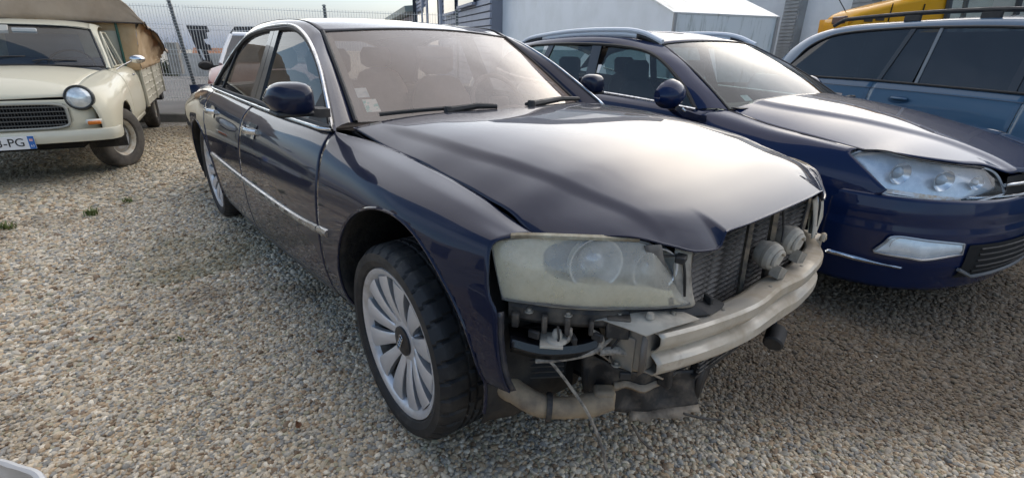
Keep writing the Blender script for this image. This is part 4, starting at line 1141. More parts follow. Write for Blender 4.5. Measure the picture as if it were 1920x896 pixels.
    # headlight
    HTp = [(.379, -.782, .819), (.433, -.756, .851), (.509, -.731, .857), (.62, -.676, .836), (.737, -.541, .815), (.798, -.405, .803), (.838, -.342, .775), (.876, -.317, .715)]
    HBt = [(.384, -.787, .812), (.454, -.799, .774), (.532, -.806, .722), (.583, -.812, .675), (.718, -.712, .668), (.817, -.577, .658), (.854, -.500, .668), (.890, -.328, .688)]
    rows = fill_loft(HTp, HBt, 6, (.012, -.012, .004), 8)
    if side > 0: rows = mirror_rows(rows)
    hl = MB().rows(rows).build('headlight', CLEAR, est, recalc=True)
    inner = [[tuple(np.array(p) + np.array([-.055, -.045 * -sg * -1 if False else .045 * sg, -.005])) for p in r] for r in rows]
    MB().rows(inner).build('reflector', mat('lamp_silver', (.84, .86, .88), rough=.3, metal=.3, var=(.95, .96, .97), var_scale=18, var_lo=.45, var_hi=.55), hl, recalc=True)
    edge = [r[0] for r in rows] + [r[-1] for r in rows[::-1]]
    MB().tube(edge, .005, 6, closed=True).build('lens_rim', mat('lamp_rim', (.55, .57, .58), rough=.3), hl)
    for (px_, py_, pz_, rr) in ((.590, -.715, .765, .050), (.725, -.590, .745, .048), (.805, -.440, .735, .032)):
        b = MB().lathe([(.002, -.020), (rr * .55, -.016), (rr * .9, -.004), (rr * 1.05, .004)], 28, (0, 0, 0), 'X').build('lamp_bowl', mat('lamp_chrome', (.86, .87, .88), rough=.22, metal=.6), hl)
        b.location = (px_, py_ * sg, pz_); b.rotation_euler = (0, 0, R(-30) * sg)
        MB().lathe([(0, .010), (rr * .35, .004), (rr * .55, -.012)], 20, (0, 0, 0), 'X').build('projector_lens', mat('projector_glass', (.50, .54, .57), rough=.08, coat=1.0), b)
    rows = fill_loft([(.575, -.800, .700), (.65, -.765, .697), (.735, -.700, .692), (.81, -.592, .683)], [(.590, -.806, .682), (.65, -.772, .678), (.735, -.706, .673), (.812, -.588, .664)], 6, (0, 0, 0), 3)
    if side > 0: rows = mirror_rows(rows)
    MB().rows(rows).build('turn_signal', mat('signal_strip', (.72, .73, .74), rough=.2, var=(.55, .40, .25), var_scale=30), hl)
    # fog lamp
    rows = fill_loft([(.618, -.842, .409), (.645, -.828, .452), (.672, -.810, .493), (.77, -.705, .486), (.862, -.562, .473)], [(.622, -.842, .403), (.675, -.812, .400), (.735, -.757, .396), (.785, -.702, .392), (.866, -.553, .421)], 5, (.006, -.006, 0), 5)
    if side > 0: rows = mirror_rows(rows)
    rows = [[(p[0] + .014, p[1] - .014 * sg, p[2]) for p in r] for r in rows]
    fg = MB().rows(rows).build('fog_lamp', CLEAR, est, recalc=True)
    MB().rows([[tuple(np.array(p) + np.array([-.004, .004 * sg, 0])) for p in r] for r in rows]).build('fog_reflector', mat('lamp_silver', (.62, .64, .66)), fg)
    edge = [r[0] for r in rows] + [r[-1] for r in rows[::-1]]
    MB().tube(edge, .006, 6, closed=True).build('fog_bezel', mat('fog_bezel', (.45, .46, .47), rough=.3, metal=.7), fg)
    b = MB().lathe([(.002, -.02), (.03, -.012), (.040, .008), (.044, .008)], 24, (0, 0, 0), 'X').build('fog_bowl', mat('lamp_chrome', (.85, .86, .88)), fg); b.location = (.702, -.794 * sg, .447); b.rotation_euler = (0, 0, R(-40) * sg)
    # bright lower bumper strip
    rows = [[(p[0], p[1] * sg, p[2]) for p in r] for r in fill_loft([(.440, -.900, .347), (.470, -.899, .362), (.596, -.853, .358), (.732, -.756, .342)], [(.443, -.902, .339), (.470, -.903, .340), (.596, -.857, .334), (.722, -.766, .325)], 5, (.006, -.006, 0), 4)]
    MB().rows(rows).build('bumper_brightwork', CHROME, est, recalc=True)
    for cx_ in (EA, EAR):
        MB().rows([[(cx_[0] + math.cos(a) * (cx_[2] + dr), yy * -sg * -1 * -1 * sg * sg if False else yy * sg, cx_[1] + math.sin(a) * (cx_[2] + dr)) for dr, yy in ((-.003, -.905), (.02, -.8), (.03, -.6))] for a in [math.pi * (-.1 + 1.2 * k / 24) for k in range(25)]]).build('wheel_arch_liner', LINER, est)
MB().grid(lambda u, v: cbump(u, .20 + .475 * v), 80, 24).build('front_bumper', BLUE, est, solid=.005, angle=60, recalc=True)
# hood
E_ZE = [(-.40, .951), (-.085, .905), (.184, .881), (.42, .857), (.55, .853), (.66, .832), (.76, .810), (.84, .785), (.905, .762)]
E_ZC = [(-.40, 1.035), (-.085, 1.010), (.184, .975), (.42, .932), (.6, .893), (.76, .845), (.85, .808), (.92, .770)]
def ehood(u, v):
    s = v * 2 - 1; ay = abs(s) * .767
    xf = float(lerpk([(0, .925), (.2, .905), (.33, .868), (.40, .803), (.54, .742), (.67, .626), (.73, .515), (.767, .424)], ay))
    y_r = float(lerpk([(0, -.30), (.4, -.33), (.71, -.40), (.767, -.30)], ay))
    x = y_r + (xf - y_r) * u
    ye = float(lerpk([(-.40, .716), (-.085, .744), (.184, .762), (.42, .767), (1, .767)], x))
    y = s * ye
    ze, zc_ = float(lerpk(E_ZE, x)), float(lerpk(E_ZC, x)); q = abs(s)
    z = ze + (zc_ - ze) * (1 - q ** 2.6)
    yc = .50 - .22 * sstep(-.3, .85, x)
    z += .012 * (1 - sstep(yc - .03, yc + .03, abs(y))) - .006
    return (x, y, z)
MB().grid(ehood, 40, 70).build('hood', BLUE, est, solid=.006, angle=60, recalc=True)
for side in (-1, 1):
    MB().tube([(x, side * .7655 if x > .1 else side * float(lerpk([(-.40, .716), (-.085, .744), (.184, .763)], x)), float(lerpk(E_ZE, x)) - .004) for x in np.linspace(-.39, .42, 20)], .0045, 6).build('shut_line_seal', SEAL, est)
    MB().tube(cr([(.425, -.772 * -side * -1 if False else .772 * side, .853), (.515, .735 * side, .860), (.626, .680 * side, .838), (.742, .545 * side, .818), (.803, .408 * side, .806)], 5), .004, 6).build('shut_line_seal', SEAL, est)
# grille
MB().grid(lambda u, v: (.90 - .03 * v + .03 * math.cos((u - .5) * 2.4), (u * 2 - 1) * .34, .60 + .17 * v), 16, 6).build('grille', DARK, est)
for z, w_, r_ in ((.742, .33, .009), (.690, .50, .008)):
    MB().tube([(.938 - .14 * abs(y / .5) ** 2.2 + (.742 - z) * .25, y, z - .02 * abs(y / .5)) for y in np.linspace(-w_, w_, 30)], r_, 8, flat=1.0).build('grille_bar', CHROME, est)
for z in (.655, .63):
    MB().tube([(.942 - .05 * abs(y / .4) ** 2, y, z) for y in np.linspace(-.32, .32, 16)], .006, 6).build('grille_slat', BLACK, est)
# stacked chevron emblem at the nose
for dz in (0, .045):
    mb = MB(); mb.prism([(.958, -.060, .690 + dz), (.958, 0, .735 + dz), (.958, .060, .690 + dz), (.958, .060, .668 + dz), (.958, 0, .712 + dz), (.958, -.060, .668 + dz)], (.010, 0, 0)); mb.build('chevron', CHROME, est, smooth=False)
# lower intake with slats
MB().grid(lambda u, v: (lambda q: (q[0] + .004, q[1], q[2]))(cbump(.33 + .34 * u, .285 + .18 * v, .004)), 40, 6).build('lower_intake', DARK, est)
for z in (.32, .35, .38, .41, .44):
    MB().tube([cbump(u, z, .010) for u in np.linspace(.36, .64, 20)], .0055, 6).build('intake_slat', BLACK, est)
MB().tube([cbump(u, .285 + .02 * abs(u - .5) / .17 * 0 + (.06 * max(0, (abs(u - .5) - .13) / .05)), .012) for u in np.linspace(.325, .675, 40)], .009, 6).build('intake_rim', mat('intake_rim', (.16, .17, .18), rough=.35), est)
# plate recess strip
# roof, windscreen
def eroof(u, v):
    s = v * 2 - 1; x0 = -1.06 - .07 * abs(s) ** 2.5; x = x0 + (-3.3 - x0) * u
    ze = float(lerpk([(-3.3, 1.2), (-3.15, 1.27), (-2.75, 1.335), (-2.37, 1.365), (-2.0, 1.380), (-1.55, 1.372), (-1.13, 1.320), (-1.0, 1.29)], x))
    zc_ = float(lerpk([(-3.3, 1.30), (-3.0, 1.385), (-2.4, 1.435), (-2.0, 1.445), (-1.5, 1.425), (-1.2, 1.385), (-1.05, 1.352)], x))
    return (x, s * (.562 + .02 * sstep(-1.1, -1.5, x)), ze + (zc_ - ze) * (1 - abs(s) ** 2.4))
MB().grid(eroof, 26, 24).build('roof', BLUE, est, solid=.005, recalc=True, angle=60)
def ews(u, v, off=0.):
    s = v * 2 - 1; b = np.array([-.20 - .19 * s * s, s * .708, .975 - .028 * s * s]); h = np.array(eroof(0, v)); p = b + (h - b) * u
    k = .02 * math.sin(math.pi * u); return (p[0] + (k + off) * .5, p[1], p[2] + (k + off) * .86)
w_ = MB().grid(ews, 18, 28).build('windscreen', CWS, est)
mb = MB().grid(lambda u, v: ews(u * .06, v, -.004), 2, 28); mb.grid(lambda u, v: ews(u, v * .02, -.004), 16, 2); mb.grid(lambda u, v: ews(u, 1 - v * .02, -.004), 16, 2)
mb.build('frit_band', mat('frit', (.02, .02, .022)), w_)
for vv in (0., 1.): MB().tube([ews(u, vv, .003) for u in np.linspace(0, 1, 16)], .007, 6).build('windscreen_seal', SEAL, w_)
MB().tube([ews(1, v, .002) for v in np.linspace(0, 1, 24)], .005, 6).build('windscreen_seal', SEAL, w_)
MB().grid(lambda u, v: ews(.10 + .07 * u, .105 + .035 * v, -.006), 2, 2).build('sticker', mat('sticker_white', (.72, .76, .76), rough=.5, var=(.35, .5, .5), var_scale=25), w_)
MB().grid(lambda u, v: (-.33 - .10 * u + .06 * (1 - (v * 2 - 1) ** 2), (v * 2 - 1) * .68, .962 + .012 * (1 - (v * 2 - 1) ** 2)), 3, 16).build('cowl', BLACK, est)
MB().tube(cr([(-.25, .10, 1.0), (-.24, .35, 1.005), (-.33, .62, .995)], 6), .008, 6).build('wiper', BLACK, est)
MB().lathe([(0, .02), (.018, .018), (.022, 0)], 14, (-.30, .60, .985), 'Z').build('washer_jet', BLACK, est)
def eseat(x, y):
    rows = [[(x + xx + .06 * math.cos(a), y + hw * math.copysign(abs(math.sin(a)) ** .6, math.sin(a)), z) for a in [2 * math.pi * k / 12 for k in range(12)]] for z, hw, xx in ((.45, .24, .05), (.70, .25, 0), (.92, .22, -.07), (1.02, .15, -.09), (1.04, .09, -.10), (1.06, .12, -.10), (1.17, .12, -.11), (1.20, .08, -.11))]
    MB().rows(rows, closed=True, capends=True).build('seat', mat('dark_fabric', (.03, .032, .035), rough=.85), est, recalc=True)
for x, y in ((-1.45, .36), (-1.45, -.36), (-2.35, .36), (-2.35, -.36)): eseat(x, y)
MB().grid(lambda u, v: (-.36 - .45 * u, (v * 2 - 1) * .70, .955 - .03 * u), 3, 8).build('dashboard', TRIM, est)
MB().box((-1.9, 0, .42), (2.8, 1.5, .08)).build('cabin_floor', DARK, est)
MB().grid(lambda u, v: (-3.3 - .32 * u, (v * 2 - 1) * .55, 1.25 - .3 * u), 4, 8).build('rear_screen', CSG, est)
MB().grid(lambda u, v: (-3.78 + .15 * v, (u * 2 - 1) * (.70 - .12 * v), .25 + .72 * v), 8, 8).build('tailgate', BLUE, est)
for x in (0, -2.815):
    for s_ in (-1, 1): alloy_wheel(est, (x, .79 * s_, .33), s_, rad=.33, width=.225, rimr=.22, nsp=9)
MB().box((-1.4, 0, .38), (2.0, 1.6, .24)).build('underbody', DARK, est)
MB().box((.2, 0, .52), (1.0, 1.05, .5)).build('engine_bay', DARK, est)
# ------------------------------------------------------------------ lighter blue estate at the right edge, seen from its right rear side
STEELBLUE = paint('steel_blue_paint', (0.050, 0.112, 0.185), dusty=0.05, dust=(.3, .3, .3))
TINT = glass('tinted_glass', (.10, .12, .14), dust=.10, dustcol=(.26, .28, .32), refl=1.4)
k_ = .90
wx, wy = 1.314 + (-1.025 - 1.314) * k_, -1.525 + (5.285 + 1.525) * k_
wag = empty('estate_car', (wx, wy, 0), R(-24.38), 'steel blue estate with black roof rail and dark tinted windows at the right edge', 'car')
# local frame: x forward, y to the car's left, near (right) side at y = 0
def wy_side(z): return .0 if z < 1.0 else .30 * (z - 1.0)
WS = Flank([
 (-1.15, [(.12, 1.02), (.06, .93), (.02, .72), (.03, .45), (.08, .28)]),
 (-.60, [(.02, 1.03), (-.035, .94), (-.075, .72), (-.07, .42), (-.02, .24)]),
 (.6, [(.0, 1.045), (-.045, .95), (-.085, .72), (-.08, .40), (-.03, .22)]),
 (1.8, [(.0, 1.03), (-.045, .94), (-.085, .72), (-.08, .40), (-.03, .22)]),
 (2.6, [(.02, 1.0), (-.03, .92), (-.08, .72), (-.08, .42), (-.03, .24)]),
 (3.6, [(.20, .80), (.10, .76), (.06, .62), (.06, .42), (.12, .28)])])
WA = [(-.05, .31, .35), (2.62, .31, .35)]
sq = WS.panel('rear_quarter', -1.15, .618, STEELBLUE, wag, -1, arches=(WA[0],))
rd_ = WS.panel('rear_door', .624, 1.845, STEELBLUE, wag, -1, nu=30)
fd_ = WS.panel('front_door', 1.851, 2.60, STEELBLUE, wag, -1, nu=20)
WS.panel('front_fender', 2.606, 3.6, STEELBLUE, wag, -1, arches=(WA[1],))
WT = [(-.62, .03, 1.06), (-.50, .055, 1.17), (-.36, .09, 1.335), (-.19, .126, 1.432), (.045, .140, 1.487), (.586, .153, 1.520), (1.05, .155, 1.522), (1.51, .153, 1.510), (1.95, .148, 1.47), (2.35, .115, 1.36), (2.75, .05, 1.10), (2.85, .02, 1.03)]
WR = [(-.86, .10, 1.06), (-.76, .13, 1.20), (-.60, .165, 1.36), (-.40, .195, 1.475), (-.03, .22, 1.552), (.537, .235, 1.572), (1.0, .237, 1.582), (1.465, .235, 1.572), (1.98, .228, 1.525), (2.42, .20, 1.41), (2.88, .14, 1.10), (3.0, .12, 1.02)]
rows = []
for o_, i_ in zip(cr(WT, 5), cr(WR, 5)):
    q = lambda f, dy, dz: tuple(o_ * (1 - f) + i_ * f + np.array([0, dy, dz]))
    rows.append([q(0, .012, 0), q(0, 0, 0), q(.3, -.012, .008), q(.65, -.010, .012), q(1, 0, 0)])
MB().rows(rows).build('cabin_pillar', STEELBLUE, wag, recalc=True, angle=60)
MB().rows([[(p[0], p[1] + (1.66 - 2 * p[1]) * v, p[2] + .045 * math.sin(math.pi * v)) for v in np.linspace(0, 1, 14)] for p in [np.array(q) for q in cr(WR[1:9], 4)]]).build('roof', STEELBLUE, wag, recalc=True, solid=.004)
wt = cr(WT, 6)
def wtop(x):
    for a, b in zip(wt[:-1], wt[1:]):
        if (a[0] - x) * (b[0] - x) <= 0 and abs(a[0] - b[0]) > 1e-6: return a[2] + (b[2] - a[2]) * (x - a[0]) / (b[0] - a[0])
    return 1.05
def wyz(z): return .31 * max(0, z - 1.03) + .004
for xa, xb, par in ((-.60, .70, sq), (.702, .96, rd_), (.99, 1.70, rd_), (1.75, 2.80, fd_)):
    rows = []
    for i in range(21):
        x = xa + (xb - xa) * i / 20; zt, zb = wtop(x) - .006, 1.035
        rows.append([(x, wyz(zb + (zt - zb) * k / 5) + .004, zb + (zt - zb) * k / 5) for k in range(6)])
    MB().rows(rows).build('window_glass', TINT, par)
MB().tube([(p[0], p[1] - .002, p[2] - .004) for p in cr(WT, 5)], .012, 6).build('window_seal', SEAL, wag)
MB().tube([(-.62, -.004, 1.036), (.6, -.005, 1.050), (1.8, -.004, 1.036), (2.85, .01, 1.02)], .011, 6).build('belt_seal', SEAL, wag)
for xb_, xt_, w_, m_ in ((.635, .735, .022, 'pillar_black'), (1.0, .975, .014, 'rail'), (1.73, 1.70, .03, 'pillar_black')):
    z0, z1 = 1.035, wtop(xt_)
    MB().prism([(xb_ - w_, wyz(z0) - .004, z0), (xb_ + w_, wyz(z0) - .004, z0), (xt_ + w_, wyz(z1) - .004, z1), (xt_ - w_, wyz(z1) - .004, z1)], (0, .016, 0)).build('window_pillar', MATS['pillar_black'] if m_ != 'rail' else mat('quarter_bar_grey', (.16, .18, .2), rough=.5), wag, smooth=False)
wr = cr([(-.25, .27, 1.560), (-.17, .27, 1.600), (-.06, .27, 1.622), (.49, .275, 1.645), (.96, .275, 1.650), (1.43, .275, 1.640), (1.9, .27, 1.60), (2.0, .27, 1.56)], 5)
rr_ = MB().tube(wr, .020, 8).build('roof_rail', BLACK, wag)
for x in (.60, 1.25):
    MB().box((x, .27, 1.605), (.16, .022, .06)).build('rail_foot', BLACK, rr_, bevel=.01)
MB().tube(cr([(-.40, -.037, .985), (.3, -.050, .985), (1.2, -.052, .985), (2.4, -.045, .965)], 6), .003, 4).build('body_crease', mat('crease_dark', (.02, .05, .09), rough=.5), wag)
MB().rows([[(.94 + .10 * math.cos(a) * s_, -.064 - (.004 if s_ < 1 else 0), .905 + .038 * math.sin(a) * s_) for s_ in (.05, .6, 1)] for a in [2 * math.pi * k / 20 for k in range(21)]]).build('handle_dish', mat('dish_blue', (.03, .09, .17), rough=.35), rd_)
MB().box((.96, -.085, .915), (.15, .022, .022)).build('door_handle', STEELBLUE, rd_, bevel=.008)
MB().box((1.0, .85, 1.25), (2.6, .05, .5)).build('cabin_trim', DARK, wag)
MB().box((1.2, .82, .55), (4.0, 1.3, .5)).build('underbody', DARK, wag)
MB().grid(lambda u, v: (-.6 + 3.2 * u, 1.62, 1.03 + .45 * v), 4, 3).build('far_window', TINT, wag)
MB().grid(lambda u, v: (-1.15 + 4.7 * u, 1.70, .25 + .78 * v), 4, 3).build('far_side', STEELBLUE, wag)
MB().grid(lambda u, v: (2.9 + .7 * u, .1 + 1.45 * v, 1.02 - .22 * u * u), 6, 6).build('hood', STEELBLUE, wag)
MB().grid(lambda u, v: (-1.13 + .68 * v ** 1.6, .12 + .1 * v + (1.44 - .2 * v) * u, .3 + 1.17 * v), 6, 6).build('tailgate', STEELBLUE, wag)
MB().grid(lambda u, v: (3.0 - 1.0 * v, .14 + 1.38 * u, 1.02 + .52 * v), 6, 6).build('windscreen', CWS, wag)
for x in (-.05, 2.62):
    for y, s_ in ((.04, -1), (1.6, 1)): alloy_wheel(wag, (x, y, .31), s_, rad=.31, width=.2, rimr=.2, nsp=5)
# ------------------------------------------------------------------ old cream pickup with tarpaulin
CREAM = paint('cream_paint', (.66, .615, .47), dusty=0.07, dust=(.33, .29, .22), low=(.0, .35, .25), coat=.5)
CREAMD = mat('cream_panel', (.53, .50, .385), rough=.5, var=(.44, .40, .30), var_scale=7)
CANVAS = mat('tarpaulin_canvas', (.46, .32, .175), rough=.9, var=(.54, .40, .24), var_scale=3, bump=.3, bump_scale=14)
CANVAST = mat('tarpaulin_top', (.44, .34, .245), rough=.85, var=(.35, .265, .185), var_scale=2.5, bump=.35, bump_scale=9)
PWS = glass('pickup_windscreen', (.50, .56, .60), dust=.05, dustcol=(.4, .43, .48), refl=1.0)
pk = empty('pickup_truck', (-5.439, -2.009, 0), R(-11.09), 'old cream pickup with round headlamps and brown tarpaulin over its load bed', 'pickup')
FP = Flank([
 (-2.05, [(-.70, .93), (-.775, .88), (-.805, .72), (-.80, .50), (-.76, .37)]),
 (-1.30, [(-.695, .955), (-.775, .89), (-.810, .72), (-.805, .48), (-.76, .36)]),
 (-.60, [(-.685, .965), (-.770, .90), (-.808, .72), (-.805, .48), (-.76, .35)]),
 (-.30, [(-.60, .945), (-.745, .885), (-.806, .72), (-.805, .50), (-.77, .37)]),
 (.10, [(-.555, .905), (-.725, .865), (-.805, .71), (-.805, .50), (-.775, .37)]),
 (.40, [(-.545, .862), (-.700, .835), (-.785, .70), (-.790, .50), (-.77, .38)]),
 (.56, [(-.545, .825), (-.665, .800), (-.745, .69), (-.760, .50), (-.745, .39)]),
 (.66, [(-.540, .775), (-.600, .760), (-.670, .66), (-.690, .50), (-.68, .42)])])
PA = (0.02, .33, .345)
for side in (-1, 1):
    sg = -side
    FP.panel('front_fender', -.445, .66, CREAM, pk, side, nu=36, nv=24, arches=(PA,))
    dr = FP.panel('cab_door', -1.255, -.450, CREAM, pk, side)
    FP.panel('cab_corner', -1.42, -1.260, CREAM, pk, side, nu=6)
    MB().rows([[(PA[0] + math.cos(a) * (PA[2] + dr_), yy * sg, PA[1] + math.sin(a) * (PA[2] + dr_)) for dr_, yy in ((-.004, -.800), (.01, -.7), (.01, -.5))] for a in [math.pi * (-.05 + 1.1 * k / 20) for k in range(21)]]).build('wheel_arch_liner', LINER, pk)
    # headlamp: bowl, lens and dark rubber-edged rim
    hc = (.635, .575 * side, .772)
    h = MB().lathe([(.0, -.11), (.09, -.10), (.112, -.02), (.108, .016), (.098, .022), (.090, .016)], 36, (0, 0, 0), 'X').build('headlamp', mat('lamp_rim_dark', (.03, .032, .03), rough=.4), pk)
    h.location = hc; h.rotation_euler = (0, R(-8), 0)
    MB().lathe([(0, .042), (.04, .038), (.07, .026), (.092, .010)], 32, (0, 0, 0), 'X').build('lamp_glass', mat('ribbed_lamp', (.62, .66, .66), rough=.14, metal=.35, coat=1.0, var=(.80, .83, .82), var_scale=24, var_lo=.4, var_hi=.6), h)
    # indicator
    iw = MB().box((.668, .640 * side, .560), (.030, .125, .052), R(-22) * side * -1).build('indicator', mat('indicator_chrome', (.62, .60, .52), rough=.3, metal=.4), pk, bevel=.018)
    MB().box((.684, .643 * side, .553), (.022, .100, .034), R(-22) * side * -1).build('indicator_lens', mat('amber_lens', (.60, .16, .01), rough=.2, coat=.8), iw, bevel=.012)
    # pillars round the windscreen and door window
    A0, A1 = np.array([-.475, .690, .985]), np.array([-.955, .565, 1.345])
    rows = []
    O = cr([(-.44, .70, .965), (-.60, .665, 1.09), (-.80, .615, 1.235), (-.98, .580, 1.345), (-1.15, .575, 1.385), (-1.35, .575, 1.375)], 5)
    I = cr([(-.44, .655, .975), (-.60, .620, 1.10), (-.79, .570, 1.245), (-.93, .525, 1.350), (-1.10, .505, 1.415), (-1.35, .50, 1.415)], 5)
    for o_, i_ in zip(O, I):
        rows.append([(p[0], p[1] * side, p[2]) for p in (o_ + np.array([0, -.012, 0]), o_, (o_ + i_) / 2 + np.array([.004, .004, .008]), i_, i_ + np.array([-.01, -.004, -.006]))])
    MB().rows(rows).build('cab_pillar', CREAM, pk, recalc=True)
    wl_ = [(-.62, .688, .975), (-.98, .600, 1.325), (-1.22, .600, 1.325), (-1.25, .692, .975)]
    MB().tube([(p[0], p[1] * side, p[2]) for p in wl_], .013, 6, closed=True).build('window_frame', CREAM, dr, smooth=False)
    MB().add([(p[0], (p[1] - .006) * side, p[2]) for p in wl_], [(0, 1, 2, 3)]).build('door_glass', PWS, dr)
    MB().tube([(-.84, .690 * side, .975), (-.965, .605 * side, 1.32)], .008, 6).build('quarterlight_bar', CREAM, dr)
    MB().rows([[(x, (FP.y(x, .40) - .002) * -side * -1 * sg * side if False else (FP.y(x, .40) - .003) * sg, z) for z in (.37, .43)] for x in np.linspace(-1.4, -.36, 8)]).build('sill', CREAM, pk, solid=.003)
    MB().box((-1.14, .792 * side, .868), (.12, .022, .018)).build('door_handle', CHROME, dr, bevel=.006)
    # chrome mirror on an arm, front wing
    ma = MB().tube([(-.475, .735 * side, .955), (-.55, .80 * side, 1.000), (-.60, .885 * side, 1.045)], .007, 6).build('mirror_arm', CHROME, pk)
    MB().lathe([(0, .035), (.030, .03), (.05, .012), (.056, -.012), (.05, -.014), (0, -.012)], 20, (0, 0, 0), 'X').build('mirror_head', CHROME, ma).location = (-.600, .925 * side, 1.058)
    for c_ in list(ma.children): c_.scale = (1, 1.35, .8)
# hood
def phood(u, v):
    s = v * 2 - 1; x = -.40 + (1.07 - .03 * s * s) * u
    ze = float(lerpk([(-.40, .950), (.1, .905), (.4, .862), (.56, .822), (.68, .762)], x)); zc_ = float(lerpk([(-.40, 1.000), (0, .985), (.35, .930), (.55, .860), (.64, .800), (.68, .765)], x))
    ye = float(lerpk([(-.40, .60), (.1, .555), (.4, .545), (.56, .535), (.68, .47)], x))
    return (x, s * ye, ze + (zc_ - ze) * (1 - abs(s) ** 2.4))
MB().grid(phood, 26, 26).build('hood', CREAM, pk, solid=.005, recalc=True, angle=60)
# nose panel round the grille
def nose(u, v):
    s = u * 2 - 1; y = s * .66
    return (.668 + .018 * math.sin(math.pi * v) - .10 * abs(s) ** 6, y, .40 + .36 * v)
rows = []
for i in range(41):
    for_s = i / 40 * 2 - 1
mbn = MB(); NU, NV = 60, 24; vs = [nose(i / NU, j / NV) for i in range(NU + 1) for j in range(NV + 1)]; fs = []
def in_gr(p): return ((abs(p[1]) / .475) ** 6 + (abs(p[2] - .625) / .108) ** 6) < 1
for i in range(NU):
    for j in range(NV):
        q = (i * (NV + 1) + j, (i + 1) * (NV + 1) + j, (i + 1) * (NV + 1) + j + 1, i * (NV + 1) + j + 1)
        c_ = np.mean([vs[k] for k in q], axis=0)
        if not in_gr(c_): fs.append(q)
mbn.add(vs, fs); mbn.build('nose_panel', CREAM, pk, solid=.004, recalc=True)
gr_path = [(.690, .475 * math.copysign(abs(math.cos(a)) ** .33, math.cos(a)), .625 + .108 * math.copysign(abs(math.sin(a)) ** .33, math.sin(a))) for a in [2 * math.pi * k / 60 for k in range(60)]]
grl = MB().tube(gr_path, .012, 6, closed=True).build('grille', mat('grille_rim', (.35, .34, .29), rough=.4), pk)
MB().box((.64, 0, .625), (.01, .96, .22)).build('grille_back', DARK, grl)
for z in (.550, .588, .625, .662, .700):
    MB().box((.682, 0, z), (.012, .93 if .56 < z < .69 else .90, .009)).build('grille_bar', mat('grille_bar_grey', (.10, .10, .095), rough=.4, metal=.3), grl, smooth=False)
gb = None
for k in range(44):
    y = -.455 + .91 * k / 43
    if gb is None: o = MB().box((0, 0, 0), (.010, .0045, .20)).build('grille_bar_upright', mat('grille_upright', (.05, .05, .048), rough=.45), grl, smooth=False); gb = o.data
    else: o = bpy.data.objects.new('grille_bar_upright', gb); C.objects.link(o); o.parent = grl
    o.location = (.672, y, .625)
# bumper with turned-back ends
bp_ = cr([(.52, -.800, .455), (.64, -.785, .455), (.72, -.70, .455), (.765, -.40, .455), (.775, 0, .455), (.765, .40, .455), (.72, .70, .455), (.64, .785, .455), (.52, .800, .455)], 6)
rows = []
for i, p in enumerate(bp_):
    t = bp_[min(i + 1, len(bp_) - 1)] - bp_[max(i - 1, 0)]; n_ = np.array([t[1], -t[0], 0]); n_ /= np.linalg.norm(n_)
    rows.append([tuple(p + n_ * a + np.array([0, 0, b])) for a, b in ((-.015, -.058), (.008, -.052), (.018, -.02), (.020, .012), (.010, .046), (-.015, .052))])
bmp = MB().rows(rows).build('bumper', mat('bumper_cream', (.62, .59, .47), rough=.35, coat=.4), pk, recalc=True, solid=.004)
# number plate
pl = MB().box((.806, -.035, .425), (.008, .52, .11)).build('number_plate', mat('plate_white', (.75, .75, .74), rough=.4), pk)
MB().box((.8115, .204, .425), (.003, .042, .108)).build('plate_band', mat('plate_blue', (.02, .13, .42), rough=.4), pl)
MB().box((.8125, .204, .446), (.004, .022, .020)).build('plate_crest', mat('plate_crest', (.62, .20, .16), rough=.5, var=(.7, .7, .72), var_scale=60), pl)
RX = Matrix(((0, 0, 1, 0), (1, 0, 0, 0), (0, 1, 0, 0), (0, 0, 0, 1)))
PBLK = mat('plate_ink', (.012, .012, .012), rough=.5)
text_mesh('plate_text', '3-PG', .098, PBLK, pl, Matrix.Translation((.8115, .066, .425)) @ RX, .0012, 'CENTER', .92)
text_mesh('plate_text', '63', .026, mat('plate_paper', (.75, .75, .74)), pl, Matrix.Translation((.8132, .204, .396)) @ RX, .0006, 'CENTER')
# windscreen and cab roof
def pws(u, v, off=0.):
    s = v * 2 - 1
    b = np.array([-.40 - .06 * s * s, s * .665, 1.000 - .022 * s * s]); h = np.array([-.90 - .05 * s * s, s * .530, 1.385 - .032 * s ** 4]); p = b + (h - b) * u
    k = .025 * math.sin(math.pi * u); return (p[0] + (k + off) * .6, p[1], p[2] + (k + off) * .8)
wsp = MB().grid(pws, 14, 24).build('windscreen', PWS, pk)
ring = [pws(0, v, .004) for v in np.linspace(.01, .99, 20)] + [pws(u, .99, .004) for u in np.linspace(.05, .97, 10)] + [pws(.985, v, .004) for v in np.linspace(.97, .03, 20)] + [pws(u, .01, .004) for u in np.linspace(.97, .05, 10)]
MB().tube(ring, .011, 6, closed=True).build('windscreen_seal', SEAL, wsp)
MB().grid(lambda u, v: (-.88 - .52 * u - .05 * (v * 2 - 1) ** 2, (v * 2 - 1) * .545, 1.393 + .055 * math.sin(min(1, u * 1.3) * math.pi / 2) - .045 * abs(v * 2 - 1) ** 3.5), 10, 20).build('cab_roof', CREAM, pk, solid=.005, recalc=True)
MB().grid(lambda u, v: (-1.41, (u * 2 - 1) * .70, .5 + .85 * v), 3, 3).build('cab_back', CREAMD, pk)
MB().add([(-1.395, -.35, 1.02), (-1.395, .35, 1.02), (-1.395, .32, 1.30), (-1.395, -.32, 1.30)], [(0, 1, 2, 3)]).build('cab_rear_window', mat('dim_pane', (.16, .20, .23), rough=.1), pk)
MB().box((-.52, 0, .93), (.26, 1.25, .10)).build('dashboard', mat('pickup_dash', (.06, .065, .07), rough=.6), pk, bevel=.03)
MB().box((-1.18, 0, .78), (.16, 1.25, .55)).build('bench_seat', mat('vinyl_blue', (.08, .10, .13), rough=.5), pk, bevel=.06)
